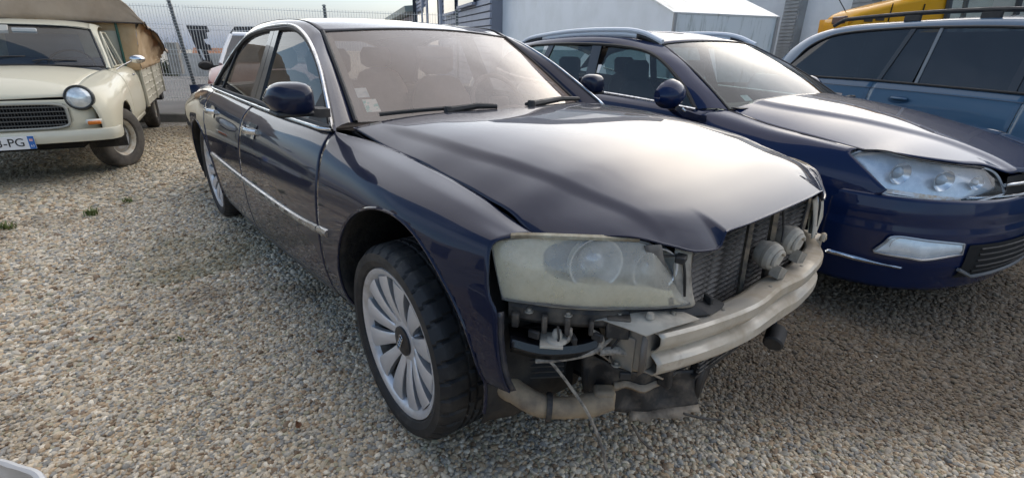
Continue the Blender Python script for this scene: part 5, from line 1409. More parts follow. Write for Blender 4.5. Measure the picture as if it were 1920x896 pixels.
ring = [Vector((-.72, .32, .98)) + Vector((-.10 * math.sin(a), .20 * math.cos(a), .16 * math.sin(a))) for a in [2 * math.pi * k / 28 for k in range(28)]]
MB().tube(ring, .011, 6, closed=True).build('steering_wheel', SEAL, pk)
MB().box((-.80, 0, 1.325), (.02, .20, .055)).build('rear_view_mirror', mat('mirror_back_pale', (.55, .55, .52), rough=.5), pk, bevel=.012)
MB().box((-.82, -.30, 1.335), (.015, .34, .10), Matrix.Rotation(R(-30), 3, 'Y')).build('sun_visor', mat('visor_cream', (.55, .52, .45), rough=.7), pk, bevel=.012)
for a, b, c_ in (((-.405, .075, 1.005), (-.43, .16, 1.055), (-.47, .42, 1.045)), ((-.405, -.42, 1.0), (-.46, -.22, 1.08), (-.49, .02, 1.085))):
    w__ = MB().tube([a, b], .005, 6).build('wiper', BLACK, pk)
    MB().tube([(b[0] + .005, b[1] - .08, b[2] - .012), b, c_], .0075, 6).build('wiper_blade', BLACK, w__)
# load bed with ribbed side boards
for side in (-1, 1):
    bd = MB().box((-2.62, .805 * side, .685), (2.30, .030, .46)).build('bed_side', CREAMD, pk, bevel=.006)
    for k in range(4):
        for z in (.535, .625, .715, .805, .885):
            MB().box((-1.80 - .56 * k, .824 * side, z), (.44, .012, .026)).build('bed_rib', CREAMD, bd, bevel=.008)
    for x in (-1.48, -2.62, -3.76):
        MB().box((x, .826 * side, .69), (.05, .03, .48)).build('bed_post', CREAMD, bd, bevel=.005)
    MB().tube([(-1.47, .84 * side, .92), (-1.47, .84 * side, .985)], .012, 6).build('bed_latch', DUSTBLACK, bd)
MB().box((-2.62, 0, .46), (2.30, 1.60, .06)).build('bed_floor', DUSTBLACK, pk)
MB().box((-1.46, 0, .70), (.03, 1.60, .44)).build('bed_front', CREAMD, pk)
MB().box((-3.77, 0, .70), (.03, 1.60, .44)).build('tailboard', CREAMD, pk)
MB().box((-3.60, .62, .40), (.30, .35, .12)).build('rear_mudguard', DUSTBLACK, pk)
MB().box((-1.7, 0, .42), (2.6, 1.0, .14)).build('chassis', DARK, pk)
MB().box((.25, 0, .52), (.70, 1.0, .40)).build('engine_bay', DARK, pk)
# tarpaulin: tan skirt, overlapping taut roof sheet, frame posts
def skirt(u, v):
    y = (u * 2 - 1)
    return None
def wob(a, b, s=.012): return mnoise.noise(Vector((a * 3.1, b * 4.3, 2.2))) * s
tp = empty('tarpaulin_cover', (-5.439, -2.009, 0), R(-11.09), 'brown canvas tarpaulin stretched over the old cream pickup bed', 'tarpaulin')
xs0, xs1 = -1.42, -3.86
def eave(u): return 1.455 - .40 * sstep(.0, 1.0, u) 
mb = MB()
mb.grid(lambda u, v: (xs0 + wob(u * 3, v), (u * 2 - 1) * (.84 + .06 * v), .90 + .60 * v), 20, 10)
mb.grid(lambda u, v: (xs0 + (xs1 - xs0) * u, .84 + .10 * v + wob(u * 6, v * 3, .03) - .025 * math.sin(math.pi * v), .90 + (eave(u) + .03 - .90) * v), 30, 10)
mb.grid(lambda u, v: (xs0 + (xs1 - xs0) * u, -(.84 + .10 * v + wob(u * 6, v * 3, .03)), .90 + (eave(u) + .03 - .90) * v), 30, 10)
mb.grid(lambda u, v: (xs1 + wob(u * 3, v + 5), (u * 2 - 1) * (.84 + .06 * v), .90 + .2 * v), 12, 6)
mb.build('canvas_skirt', CANVAS, tp, solid=.004)
def ttop(u, v):
    """roof sheet: v across from eave to eave, sagging between hoops, front edge hanging over the skirt"""
    s = v * 2 - 1; x = xs0 + .06 + (xs1 - xs0 - .12) * u
    fold = .022 * math.sin(u * 17 + s * 2) * abs(s) + .015 * math.sin(s * 11 + u * 4)
    yy = s * (.995 - .02 * math.sin(u * 9)); zz = eave(u) + (.82 - .12 * u) * (1 - abs(s) ** 1.6) + wob(u * 5, s * 3, .03) + fold
    return (x, yy, zz)
mb = MB().grid(ttop, 36, 44)
mb.grid(lambda u, v: (lambda a: (a[0] + .02 + wob(v * 4, u) - .015 * u, a[1], 1.435 + (a[2] - 1.435) * (1 - u)))(ttop(0, v)), 10, 44)
mb.build('roof_sheet', CANVAST, tp, solid=.005, recalc=True)
MB().tube([(lambda q: (q[0], q[1] + .004, q[2] - .004))(ttop(u, 1)) for u in np.linspace(0, 1, 30)], .010, 6).build('sheet_hem', mat('hem_dark', (.05, .04, .035), rough=.8), tp)
MB().tube([(xs0 + .085, y, 1.442) for y in np.linspace(-.99, .99, 12)], .007, 6).build('sheet_hem', MATS['hem_dark'], tp)
MB().tube([(xs0 + .03, .70, .95), (xs0 + .03, .705, 1.45)], .014, 8).build('frame_post', mat('post_green', (.03, .10, .07), rough=.5), tp)
# steel wheels
def steel_wheel(parent, c_, side, steer):
    w_ = .072
    wh = MB().lathe([(.172, .07), (.165, .02), (.158, -.03), (.172, -.052), (.186, -.060), (.190, -.050)], 40).build('wheel', mat('rim_cream_steel', (.52, .50, .42), rough=.45, var=(.38, .30, .2), var_scale=18), parent)
    wh.location = c_; wh.rotation_euler = (0, 0, steer + (math.pi if side > 0 else 0))
    tyre_mesh(.308, .165, .186, nseg=120, lateral=4, depth=.005).build('tyre', mat('old_tyre', (.10, .088, .072), rough=.85, var=(.05, .045, .04), var_scale=9, bump=.15, bump_scale=60), wh, angle=32)
    MB().lathe([(0, -.040), (.05, -.040), (.06, -.030), (.10, -.034), (.125, -.022), (.160, -.004), (.165, .01)], 36).build('wheel_disc', mat('disc_grey', (.40, .42, .44), rough=.5, metal=.3, var=(.30, .26, .2), var_scale=16), wh)
    MB().lathe([(.160, -.006), (.168, -.03), (.176, -.05), (.180, -.03), (.174, .0)], 40).build('trim_ring', CHROME, wh)
    for k in range(5):
        a = 2 * math.pi * k / 5 + .4; MB().lathe([(0, -.052), (.010, -.050), (.012, -.03)], 8, (.072 * math.cos(a), 0, .072 * math.sin(a))).build('wheel_nut', BLACK, wh)
steel_wheel(pk, (0, .665, .308), 1, R(-28)); steel_wheel(pk, (0, -.665, .308), -1, R(-28))
steel_wheel(pk, (-2.84, .670, .308), 1, 0); steel_wheel(pk, (-2.84, -.670, .308), -1, 0)
# ------------------------------------------------------------------ BACKGROUND
ASPH = mat('asphalt_far', (.20, .185, .165), rough=.9, var=(.14, .13, .12), var_scale=1.2, bump=.2, bump_scale=40)
CONC = mat('kerb_concrete', (.25, .235, .205), rough=.9, var=(.17, .165, .14), var_scale=5, bump=.3, bump_scale=30)
# fence line: from A towards B
fa, fb = np.array([-10.30, .20]), np.array([-9.02, 2.40])
fd_dir = (fb - fa) / np.linalg.norm(fb - fa); fn = np.array([-fd_dir[1], fd_dir[0]])
SP = np.linalg.norm(fb - fa)
def fpt(s, o=0.): q = fa + fd_dir * s + fn * o; return (q[0], q[1])
KO = -1.75
rows = [[(*fpt(s, KO - .16 + o), z) for o, z in ((.0, -.05), (.0, .115), (.015, .13), (.16, .13))] for s in (-14, -9, -4, 0, 5)]
kb = MB().rows(rows).build('kerb', CONC, None, smooth=False, recalc=True); tag(kb, kind='structure')
def zfar(o): return -3.8 * sstep(5, 42, o)
rows = [[(*fpt(s, o), .128 + zfar(o)) for o in (KO, -1, 0, 3, 6, 9, 13, 18, 24, 32)] for s in (-50, -10, -3, 0, 5)]
rd = MB().rows(rows).build('road', ASPH, None, recalc=True); tag(rd, kind='structure')
GALV = mat('fence_galvanised', (.74, .73, .69), rough=.45, metal=.3)
FPOST = mat('fence_post_dark', (.10, .11, .11), rough=.5)
LEAN = R(5)
wire_v = wire_h = None
def panel(k, label):
    ang = math.atan2(fd_dir[1], fd_dir[0])
    e = empty('mesh_fence_panel', (*fpt(k * SP), .13), ang, label, 'fence', 'welded mesh fence panels')
    H, Wd = 1.72, SP - .06
    mb = MB()
    for i in range(50):
        x = .03 + Wd * i / 49; mb.box((x, 0, H / 2), (.006, .006, H))
    w1 = mb.build('vertical_wires', GALV, e, smooth=False, merge=0); tag(w1, kind='stuff')
    for z in (.06, .42, .50, .86, .94, 1.30, 1.38, 1.68):
        MB().box((.03 + Wd / 2, .006, z), (Wd, .007, .007)).build('horizontal_wire', GALV, e, smooth=False)
    return e
for k, lb in ((-1, 'mesh fence panel between old pickup and serrated post'), (0, 'mesh fence panel in front of the black sign letters'), (1, 'mesh fence panel showing above the saloon roof')):
    panel(k, lb)
def post(k, label):
    e = empty('fence_post', (*fpt(k * SP), .13), math.atan2(fd_dir[1], fd_dir[0]), label, 'fence post', 'fence posts')
    MB().box((0, -.02, .90), (.045, .045, 1.80)).build('post_tube', FPOST, e, smooth=False)
    sm_ = None
    for i in range(34):
        if sm_ is None: o = MB().box((0, 0, 0), (.075, .03, .014)).build('post_notch', mat('post_clip', (.42, .42, .40), rough=.5), e, smooth=False); sm_ = o.data
        else: o = bpy.data.objects.new('post_notch', sm_); C.objects.link(o); o.parent = e
        o.location = (0, -.035, .05 + .0525 * i)
    e.rotation_euler = (0, R(-5.5) if k == 0 else 0, math.atan2(fd_dir[1], fd_dir[0]))
    return e
for k, lb in ((0, 'notched dark fence post between the pickup and the saloon'), (1, 'fence post whose tip shows above the saloon roof'), (2, 'fence post at the far right end of the mesh fence')):
    post(k, lb)
# black sign letters on the verge beyond the fence
SIGN = mat('sign_black', (.012, .013, .02), rough=.35, coat=.3)
def facing(p): return math.atan2(CAM_POS[1] - p[1], CAM_POS[0] - p[0])
sp_ = (-23.2, 2.78, 0)
sgn = empty('sign_letter', sp_, facing(sp_), 'black letter F on a post, part of a roadside sign beyond the fence', 'sign')
def lett(poly, th=.18): return MB().prism([(0, y, z) for y, z in poly], (th, 0, 0))
F_ = [(-.42, 1.72), (-.42, .10), (-.06, .10), (-.06, .80), (.12, .80), (.12, 1.02), (.0, 1.05), (-.02, 1.22), (.14, 1.25), (.18, 1.48), (.30, 1.50), (.30, 1.72)]
F_ = [(y - (z - .9) * .22, z) for y, z in F_]
lett(F_).build('letter_body', SIGN, sgn, smooth=False, recalc=True)
MB().add([(.185, y - (z - .9) * .22, z) for y, z in ((-.34, .45), (-.26, .45), (-.26, .85), (-.34, .85))], [(0, 1, 2, 3)]).build('sign_notice', mat('notice_white', (.7, .7, .7), rough=.6), sgn)
sp2 = (-22.4, 4.30, 0)
sg2 = empty('sign_letter', sp2, facing(sp2), 'black rounded sign letter just above the rear of the saloon roof', 'sign')
pts = [(y, 1.45 + z) for y, z in ((-.75, -.25), (-.75, .05), (-.55, .27), (.45, .30), (.70, .12), (.72, -.25))]
lett(pts).build('letter_body', SIGN, sg2, smooth=False, recalc=True)
MB().box((.08, 0, .65), (.08, .9, 1.1)).build('sign_leg', SIGN, sg2)
# pale car behind the saloon, facing the camera
PALE = paint('pale_paint', (.62, .64, .66), dusty=.06)
pc = empty('parked_car', (-7.31, .758, 0), R(-18), 'dull red hatchback with pale windscreen pillars and black mirror, mostly hidden behind the saloon', 'car')
MB().rows([[(x, y, z) for y, z in ((-.82, .30), (-.86, .62), (-.80, .86), (-.55, .93), (.55, .93), (.80, .86), (.86, .62), (.82, .30))] for x in (-3.2, -1.0, .0)] + [[(.55, y * .95, .28 + (z - .28) * .82) for y, z in ((-.82, .30), (-.86, .62), (-.80, .82), (-.55, .88), (.55, .88), (.80, .82), (.86, .62), (.82, .30))], [(.80, y * .8, .30 + (z - .30) * .6) for y, z in ((-.82, .30), (-.86, .62), (-.80, .82), (-.55, .88), (.55, .88), (.80, .82), (.86, .62), (.82, .30))]], capends=True).build('body', mat('dull_red_paint', (.22, .05, .035), rough=.4, coat=.5), pc, recalc=True, bevel=.03)
MB().rows([[(x, y, z) for y, z in ((-.76, .88), (-.58 + (0 if x < -1.2 else .0), zt), (.58, zt), (.76, .88))] for x, zt in ((-3.1, 1.0), (-2.9, 1.36), (-1.75, 1.40), (-1.45, 1.34))]).build('roof', PALE, pc, recalc=True, solid=.004)
MB().grid(lambda u, v: (-.72 - .70 * u, (v * 2 - 1) * (.70 - .13 * u), .905 + .43 * u), 8, 10).build('windscreen', glass('far_glass', (.25, .3, .34), dust=.2, dustcol=(.4, .44, .48)), pc)
for s_ in (-1, 1):
    MB().tube([(-.70, .73 * s_, .90), (-1.08, .66 * s_, 1.14), (-1.45, .585 * s_, 1.345)], .030, 8).build('windscreen_pillar', PALE, pc)
    m_ = MB().lathe([(0, .05), (.05, .045), (.075, .0), (.07, -.04), (0, -.05)], 14, (0, 0, 0), 'X').build('door_mirror', BLACK, pc); m_.location = (-.98, .98 * s_, .865); m_.scale = (1, 1.55, 1.0)
    MB().box((-.95, .86 * s_, .855), (.04, .14, .03)).build('mirror_arm', BLACK, pc)
    for x in (0, -2.5):
        w__ = tyre_mesh(.30, .19, .19, nseg=48, lateral=60).build('tyre', RUBBER, pc); w__.location = (x, .75 * s_, .30)
MB().box((-2.0, 0, .55), (1.6, 1.3, .5)).build('cabin', DARK, pc)
# far parked car beyond the fence
fc = empty('parked_car', (-49.8, 3.95, -3.45), R(40), 'small silver car parked beyond the fence next to the pickup', 'car')
MB().rows([[(x, y, z) for y, z in ((-.78, .25), (-.80, .65), (-.60, zt), (.60, zt), (.80, .65), (.78, .25))] for x, zt in ((-1.9, .72), (-1.75, .95), (-1.2, 1.36), (.1, 1.40), (.85, .98), (1.85, .82), (2.0, .55))], capends=True).build('body', mat('far_silver', (.45, .46, .48), rough=.3, coat=.6), fc, recalc=True, bevel=.05)
for s_ in (-1, 1):
    MB().add([(x, (.81 if z < .9 else .66) * s_, z) for x, z in ((-1.3, .88), (-1.0, 1.28), (.1, 1.30), (.7, .92))], [(0, 1, 2, 3)]).build('window', mat('far_pane', (.02, .022, .025), rough=.1), fc)
    MB().box((-1.92, .55 * s_, .72), (.05, .30, .14)).build('tail_light', mat('tail_red', (.35, .02, .02), rough=.3), fc)
    for x in (-1.25, 1.25):
        w__ = tyre_mesh(.30, .19, .19, nseg=40, lateral=60).build('tyre', RUBBER, fc); w__.location = (x, .72 * s_, .30)
# house with tiled roof
hz = (-46.0, 11.2, -3.35)
hs = empty('house', hz, facing(hz), 'low cream house with orange tiled roof far beyond the fence', 'house')
MB().box((0, 0, 1.3), (6, 10, 2.6)).build('wall', mat('house_render', (.52, .48, .40), rough=.9), hs, smooth=False)
MB().rows([[(-3.4, y, 2.5), (0, y, 3.7), (3.4, y, 2.5)] for y in (-5.4, 5.4)]).build('roof', mat('roof_tiles', (.36, .17, .09), rough=.9, var=(.26, .13, .08), var_scale=4), hs, solid=.15, smooth=False)
for y in (-3, 0.2, 3):
    w__ = MB().box((3.02, y, 1.4), (.08, 1.0, 1.2)).build('window', mat('house_pane', (.05, .06, .07), rough=.15), hs)
    MB().box((3.05, y + .75, 1.4), (.06, .45, 1.25)).build('shutter', mat('shutter_wood', (.22, .14, .09), rough=.8), hs)
hw = MB().box((-30.6, 3.75, -.45), (.25, 2.4, 1.9), R(-8)).build('garden_wall', mat('wall_white', (.56, .54, .50), rough=.9, var=(.42, .40, .36), var_scale=2), None, smooth=False)
tag(hw, 'low whitewashed garden wall beyond the fence', 'wall')
gp = MB().box((-19.2, 1.05, .62), (.34, .34, 1.0), R(70)).build('gate_pillar', mat('pillar_stone', (.34, .32, .28), rough=.9, var=(.24, .22, .19), var_scale=6), None, bevel=.02)
tag(gp, 'pale stone gate pillar beyond the fence', 'pillar')
# trees and shrubs beyond the fence
BARK = mat('bark', (.10, .085, .07), rough=.95)
def bare_tree(loc, h, seed, label):
    rnd = random.Random(seed)
    e = empty('bare_tree', loc, 0, label, 'tree', 'bare trees beyond the fence')
    mb = MB(); tw = MB()
    def branch(p, d, L, r, lev):
        pts = [p]; dd = Vector(d)
        for i in range(4):
            dd = (dd + Vector((rnd.uniform(-.18, .18), rnd.uniform(-.18, .18), rnd.uniform(0, .12)))).normalized(); pts.append(pts[-1] + dd * L / 4)
        (mb if lev < 2 else tw).tube(pts, [r * (1 - .16 * i) for i in range(5)], 5 if lev < 2 else 3, cap=False)
        if lev < 4:
            for k in range(4 if lev < 2 else 3):
                q = pts[rnd.randint(2, 4)]; az = rnd.uniform(0, 6.28); sp = rnd.uniform(.35, .75)
                branch(q, (dd + Vector((math.cos(az) * sp, math.sin(az) * sp, rnd.uniform(.05, .35)))).normalized(), L * rnd.uniform(.55, .75), r * .5, lev + 1)
    branch(Vector((0, 0, 0)), Vector((0, 0, 1)), h * .38, h * .022, 0)
    mb.build('trunk', BARK, e, merge=0); tag(tw.build('crown', BARK, e, merge=0), kind='stuff')
for i, (x, y, h, lb) in enumerate(((-39.5, 2.75, 4.2, 'bare tree right beside the pickup tarpaulin, beyond the fence'), (-39.0, 3.9, 4.0, 'bare tree between the notched fence post and the letter F'), (-37.0, 6.3, 4.2, 'thin bare tree right of the black letter F'), (-36.3, 7.7, 4.4, 'bare tree behind the rounded sign letter'))):
    bare_tree((x, y, -2.2), h, 11 + i, lb)
LEAF = mat('hedge_leaf', (.050, .070, .030), rough=.7, var=(.09, .09, .05), var_scale=3)
def shrub(loc, rx, ry, rz_, n, seed, label, grp='evergreen shrubs beyond the fence'):
    rnd = random.Random(seed); e = empty('evergreen_shrub', loc, 0, label, 'shrub', grp)
    mb = MB()
    for i in range(n):
        a = rnd.uniform(0, 6.283); b = math.acos(rnd.uniform(-.3, 1)); k = rnd.uniform(.55, 1.05) * (1 + .25 * math.sin(a * 3 + seed) * math.sin(b * 4))
        c_ = Vector((rx * k * math.sin(b) * math.cos(a), ry * k * math.sin(b) * math.sin(a), rz_ * .45 + rz_ * .55 * k * math.cos(b)))
        s_ = rnd.uniform(.08, .18); u = Vector((rnd.uniform(-1, 1), rnd.uniform(-1, 1), rnd.uniform(-1, 1))).normalized(); v = u.orthogonal().normalized(); w_ = u.cross(v)
        mb.add([c_ + v * s_, c_ + w_ * s_ * .5, c_ - v * s_, c_ - w_ * s_ * .5], [(0, 1, 2, 3)])
    tag(mb.build('crown', LEAF, e, smooth=False, merge=0), kind='stuff')
    MB().tube([(0, 0, 0), (.05, .02, rz_ * .6)], .05, 6).build('trunk', BARK, e)
for i, (x, y, rx, ry, rz_, lb) in enumerate(((-60.6, 4.4, 1.9, 1.5, 3.0, 'dark shrub right of the pickup tarpaulin beyond the fence'), (-59.5, 6.3, 1.9, 1.4, 2.8, 'rounded evergreen shrub behind the notched fence post'), (-58.0, 7.6, 1.9, 2.2, 3.0, 'evergreen shrub behind the low white wall'), (-56.5, 10.5, 1.9, 2.0, 2.9, 'low wide shrub between the sign letters'))):
    shrub((x, y, -3.8), rx, ry, rz_, 2600, 5 + i, lb)
# ------------------------------------------------------------------ right-hand background
HD = R(-24.4); dx_ = Vector((math.cos(HD), math.sin(HD), 0)); lx_ = Vector((-math.sin(HD), math.cos(HD), 0))
WHT = mat('trailer_white', (.82, .83, .84), rough=.5, var=(.75, .76, .76), var_scale=1.5)
WHTD = mat('trailer_streaked', (.74, .74, .71), rough=.6, var=(.36, .36, .30), var_scale=5, var_lo=.5, var_hi=.75, stretch=(1, 3, .35))
tr = empty('box_trailer', (-3.724, 6.154, 0), HD, 'long white box trailer with a sloping front, behind the dark blue estate', 'trailer')
# local: x forward, y left, front face at x=0, near side y=0
W_, LN, ZC = 2.04, 16.0, 1.83
SLX, SLZ = 5.2, 1.77
MB().add([(0, 0, .75), (-LN, 0, .75), (-LN, 0, ZC + SLZ), (-SLX, 0, ZC + SLZ), (0, 0, ZC)], [(0, 1, 2, 3, 4)]).build('near_side', WHT, tr, solid=.03, smooth=False, offset=1)
MB().add([(0, W_, .75), (-LN, W_, .75), (-LN, W_, ZC + SLZ), (-SLX, W_, ZC + SLZ), (0, W_, ZC)], [(0, 1, 2, 3, 4)]).build('far_side', WHT, tr, solid=.03, smooth=False)
MB().grid(lambda u, v: (.005, W_ * u, .75 + (ZC - .75) * v), 4, 4).build('front_face', WHTD, tr, smooth=False)
MB().grid(lambda u, v: (-SLX * v + .02 * (1 - v), -.03 + (W_ + .06) * u, ZC + SLZ * v + .012), 6, 6).build('sloping_panel', mat('slope_white', (.74, .74, .71), rough=.45, var=(.50, .48, .38), var_scale=2.2, var_lo=.58, var_hi=.75, stretch=(.6, 2, 1)), tr, solid=.03, smooth=False)
MB().grid(lambda u, v: (-SLX - (LN - SLX) * v, W_ * u, ZC + SLZ + .01), 4, 4).build('roof', WHT, tr, smooth=False)
MB().grid(lambda u, v: (-LN, W_ * u, .75 + (ZC + SLZ - .75) * v), 2, 2).build('back_face', WHT, tr, smooth=False)
for y in (-.012, W_ - .02):
    MB().box((.018, y + .02, (.75 + ZC) / 2), (.045, .045, ZC - .75)).build('corner_post', mat('corner_grey', (.36, .34, .32), rough=.5), tr, smooth=False)
MB().box((-LN / 2, W_ / 2, .65), (LN * .95, 1.4, .16)).build('chassis', DARK, tr)
for x in (-9.5, -10.7, -11.9):
    for y, s_ in ((.25, -1), (W_ - .25, 1)):
        w__ = tyre_mesh(.48, .30, .29, nseg=60, lateral=60).build('tyre', RUBBER, tr); w__.location = (x, y, .48)
for y in (.4, W_ - .4): MB().box((-2.0, y, .32), (.12, .12, .64)).build('landing_leg', DUSTBLACK, tr)
# white wall with grey pilasters
wb = Vector((-5.2, 13.4, 0))
wh_ = empty('white_building', tuple(wb), HD, 'white rendered building with ribbed grey pilasters behind the trailer', 'building')
MB().box((4, .25, 1.85), (30, .5, 3.7)).build('wall', mat('render_white', (.72, .73, .73), rough=.85, var=(.64, .65, .65), var_scale=1.2, bump=.1, bump_scale=6), wh_, smooth=False)
MB().box((4, -.02, .5), (30, .06, 1.0)).build('plinth', mat('plinth_grey', (.30, .31, .31), rough=.85, var=(.22, .22, .21), var_scale=2), wh_, smooth=False)
PIL = mat('pilaster_grey', (.34, .345, .34), rough=.7, var=(.26, .26, .25), var_scale=3)
for x in (-7.4, -3.6, .60, 2.62, 6.8, 10.6):
    pz = MB().box((x, -.11, 1.85), (.52, .22, 3.7)).build('pilaster', PIL, wh_, smooth=False)
    sm_ = None
    for k in range(32):
        if sm_ is None: o = MB().box((0, 0, 0), (.47, .03, .05)).build('pilaster_rib', PIL, pz, smooth=False); sm_ = o.data
        else: o = bpy.data.objects.new('pilaster_rib', sm_); C.objects.link(o); o.parent = pz
        o.location = (x, -.228, .9 + .085 * k)
MB().grid(lambda u, v: (-11 + 30 * u, .5 + 9 * v, 3.7), 2, 2).build('roof', PIL, wh_)
# clad building far left of the trailer
cb = Vector((1.314 + 26.1 * math.cos(R(146.2)), -1.525 + 26.1 * math.sin(R(146.2)), -.586))
CLAD = mat('cladding_grey', (.36, .37, .43), rough=.6, var=(.30, .31, .36), var_scale=2)
cl = empty('clad_building', tuple(cb), R(157), 'grey building clad in horizontal boards with dark windows, above the saloon roof', 'building')
# local: x runs away from camera along the facade, facade at y=0 facing +y (towards the yard on the left of travel)
cl.scale = (1.45, 1.45, 1.45)
BW = MB().box((2.9, -3.0, 2.2), (15.2, 5.9, 4.4)).build('wall', mat('clad_back', (.22, .225, .26), rough=.7), cl, smooth=False)
sm_ = None
for k in range(26):
    if sm_ is None: o = MB().box((0, 0, 0), (15.1, .05, .135), Matrix.Rotation(R(8), 3, 'X')).build('cladding_board', CLAD, cl, smooth=False); sm_ = o.data
    else: o = bpy.data.objects.new('cladding_board', sm_); C.objects.link(o); o.parent = cl
    o.location = (2.85, -.03, .15 + .165 * k)
PANE = mat('dark_pane', (.03, .032, .045), rough=.12, coat=.5)
for (x0, x1, z0, z1) in ((-.5, 1.5, 2.25, 3.7), (-3.2, -1.1, 2.35, 3.9), (3.0, 5.4, 1.2, 2.95), (6.2, 7.2, 1.2, 2.75), (7.9, 9.2, 1.2, 2.65)):
    w__ = MB().box(((x0 + x1) / 2, .03, (z0 + z1) / 2), (x1 - x0, .10, z1 - z0)).build('window', PANE, cl, smooth=False)
    MB().box(((x0 + x1) / 2, .075, z0 - .04), (x1 - x0 + .1, .10, .07)).build('window_sill', CLAD, w__, smooth=False)
for x in (2.4, 5.8, 7.5): MB().box((x, .06, 2.2), (.22, .10, 4.4)).build('pilaster', mat('clad_trim', (.42, .43, .49), rough=.6), cl, smooth=False)
MB().box((10.42, .08, 2.2), (.12, .16, 4.4)).build('corner_trim', mat('corner_dark', (.05, .052, .06), rough=.6), cl, smooth=False)
# lower wing with green-grey mono-pitch roof
MB().box((18, -2.6, 1.35), (15, 5, 2.7)).build('annex_wall', mat('annex_pink', (.40, .36, .40), rough=.8), cl, smooth=False)
MB().rows([[(x, .55, 2.72), (x, -5.4, 3.4)] for x in (10.4, 27)]).build('annex_roof', mat('annex_roof', (.30, .33, .29), rough=.6), cl, solid=.28, smooth=False)
# orange digger behind the wagon
ORG = paint('machine_orange', (.78, .36, .012), dusty=.08, dust=(.35, .28, .2), coat=.4)
dgp = Vector((-1.9, 8.5, 0))
dg = empty('backhoe_loader', tuple(dgp), R(46), 'orange construction machine with glazed cab behind the steel blue estate', 'construction machine')
def bon(u, v):
    x = 1.50 * u; s = v * 2 - 1
    zt = float(lerpk([(0, 1.86), (.10, 1.98), (.4, 2.05), (1.0, 2.18), (1.50, 2.28)], x))
    w_ = .46 * (1 - abs(s) ** 4 * .04)
    return (x, .5 + s * .46, zt - .10 * abs(s) ** 4 - (.06 * (1 - u) ** 3))
MB().grid(bon, 16, 12).build('engine_cover', ORG, dg, recalc=True, solid=.01)
MB().rows([[(1.50 * u, .04, .9), (1.50 * u, .04, bon(u, 0)[2])] for u in np.linspace(0, 1, 9)]).build('cover_side', ORG, dg, solid=.02, smooth=False)
MB().rows([[(1.50 * u, .96, .9), (1.50 * u, .96, bon(u, 1)[2])] for u in np.linspace(0, 1, 9)]).build('cover_side', ORG, dg, solid=.02, smooth=False)
MB().grid(lambda u, v: (-.01 + .02 * math.sin(v * 3), .04 + .92 * u, .9 + .93 * v), 4, 8).build('cover_front', ORG, dg, solid=.02)
MB().box((-.02, .30, 1.80), (.06, .40, .12)).build('front_lamp', mat('machine_lamp', (.12, .06, .04), rough=.3), dg, bevel=.02)
for x, z in ((.30, 1.80), (.48, 1.82), (.30, 1.62), (.48, 1.62)):
    MB().box((x, .030, z), (.13, .02, .06)).build('vent', mat('vent_black', (.05, .03, .02), rough=.6), dg, smooth=False)
for x in (.62, 1.12): MB().box((x, .028, 1.5), (.014, .012, 1.1)).build('panel_gap', DARK, dg, smooth=False)
MB().tube([(.15, .5, 1.95), (-.25, .55, 2.45)], .008, 6).build('aerial', BLACK, dg)
cabf = mat('cab_frame', (.05, .052, .055), rough=.4)
for x, y in ((1.58, .0), (1.58, 1.0), (2.6, -.05), (2.6, 1.05), (3.6, 0), (3.6, 1.0)):
    MB().tube([(x, y, 1.2), (x - (.22 if x < 3 else 0), y, 3.0)], .045, 6).build('cab_post', cabf, dg)
MB().box((2.5, .5, 3.02), (2.6, 1.25, .10)).build('cab_roof', ORG, dg, bevel=.03)
CABG = glass('cab_glass', (.80, .85, .83), dust=.12, dustcol=(.6, .62, .6))
for y in (-.02, 1.02): MB().add([(1.58, y, 1.3), (3.6, y, 1.3), (3.6, y, 2.95), (1.42, y, 2.95)], [(0, 1, 2, 3)]).build('cab_window', CABG, dg)
MB().add([(1.58, 0, 1.3), (1.58, 1, 1.3), (1.42, 1, 2.95), (1.42, 0, 2.95)], [(0, 1, 2, 3)]).build('cab_window', CABG, dg)
MB().box((2.6, .5, .95), (2.1, 1.1, .5)).build('cab_base', ORG, dg, smooth=False)
for x, y, r_ in ((.5, -.12, .42), (.5, 1.12, .42), (2.6, -.16, .72), (2.6, 1.16, .72)):
    w__ = tyre_mesh(r_, .36, r_ * .55, nseg=60, lateral=5, depth=.02).build('tyre', RUBBER, dg); w__.location = (x, y, r_)
# grey car cropped by the lower left edge of the picture: only its rounded rear corner shows
GC = empty('parked_car', (1.825, -2.566, 0), 0, 'grey car whose rounded bumper corner shows in the lower left corner', 'car')
GREY = mat('bumper_grey', (.17, .17, .165), rough=.55, var=(.13, .13, .125), var_scale=6)
GPL = cr([(1.9, .83), (-.4, .83), (-1.55, .82), (-1.80, .76), (-1.92, .60), (-1.96, .25), (-1.96, -.25), (-1.92, -.60), (-1.80, -.76), (-1.55, -.82), (1.9, -.83)], 8)
def gcp(u, v, off=0.):
    f = u * (len(GPL) - 1); i = min(int(f), len(GPL) - 2); p = GPL[i] * (1 - f + i) + GPL[i + 1] * (f - i)
    d = np.array([min(p[0] + 1.2, 0), 0.]) - np.array([min(p[0], -1.2) + 1.2, p[1]]); d = np.array([0.3 * (p[0] < -1.2) + .0, -p[1]]) if abs(p[1]) > .3 else np.array([1., 0.]); d = d / np.linalg.norm(d)
    ins = .07 * v ** 6 - off; q = p + d * ins; return (q[0], q[1], .20 + .30 * v)
MB().grid(gcp, 90, 14).build('bumper', GREY, GC, recalc=True, solid=.005)
MB().tube([gcp(u, .78, .004) for u in np.linspace(.02, .98, 90)], .010, 8).build('bumper_strip', mat('pale_strip', (.55, .55, .54), rough=.3), GC)
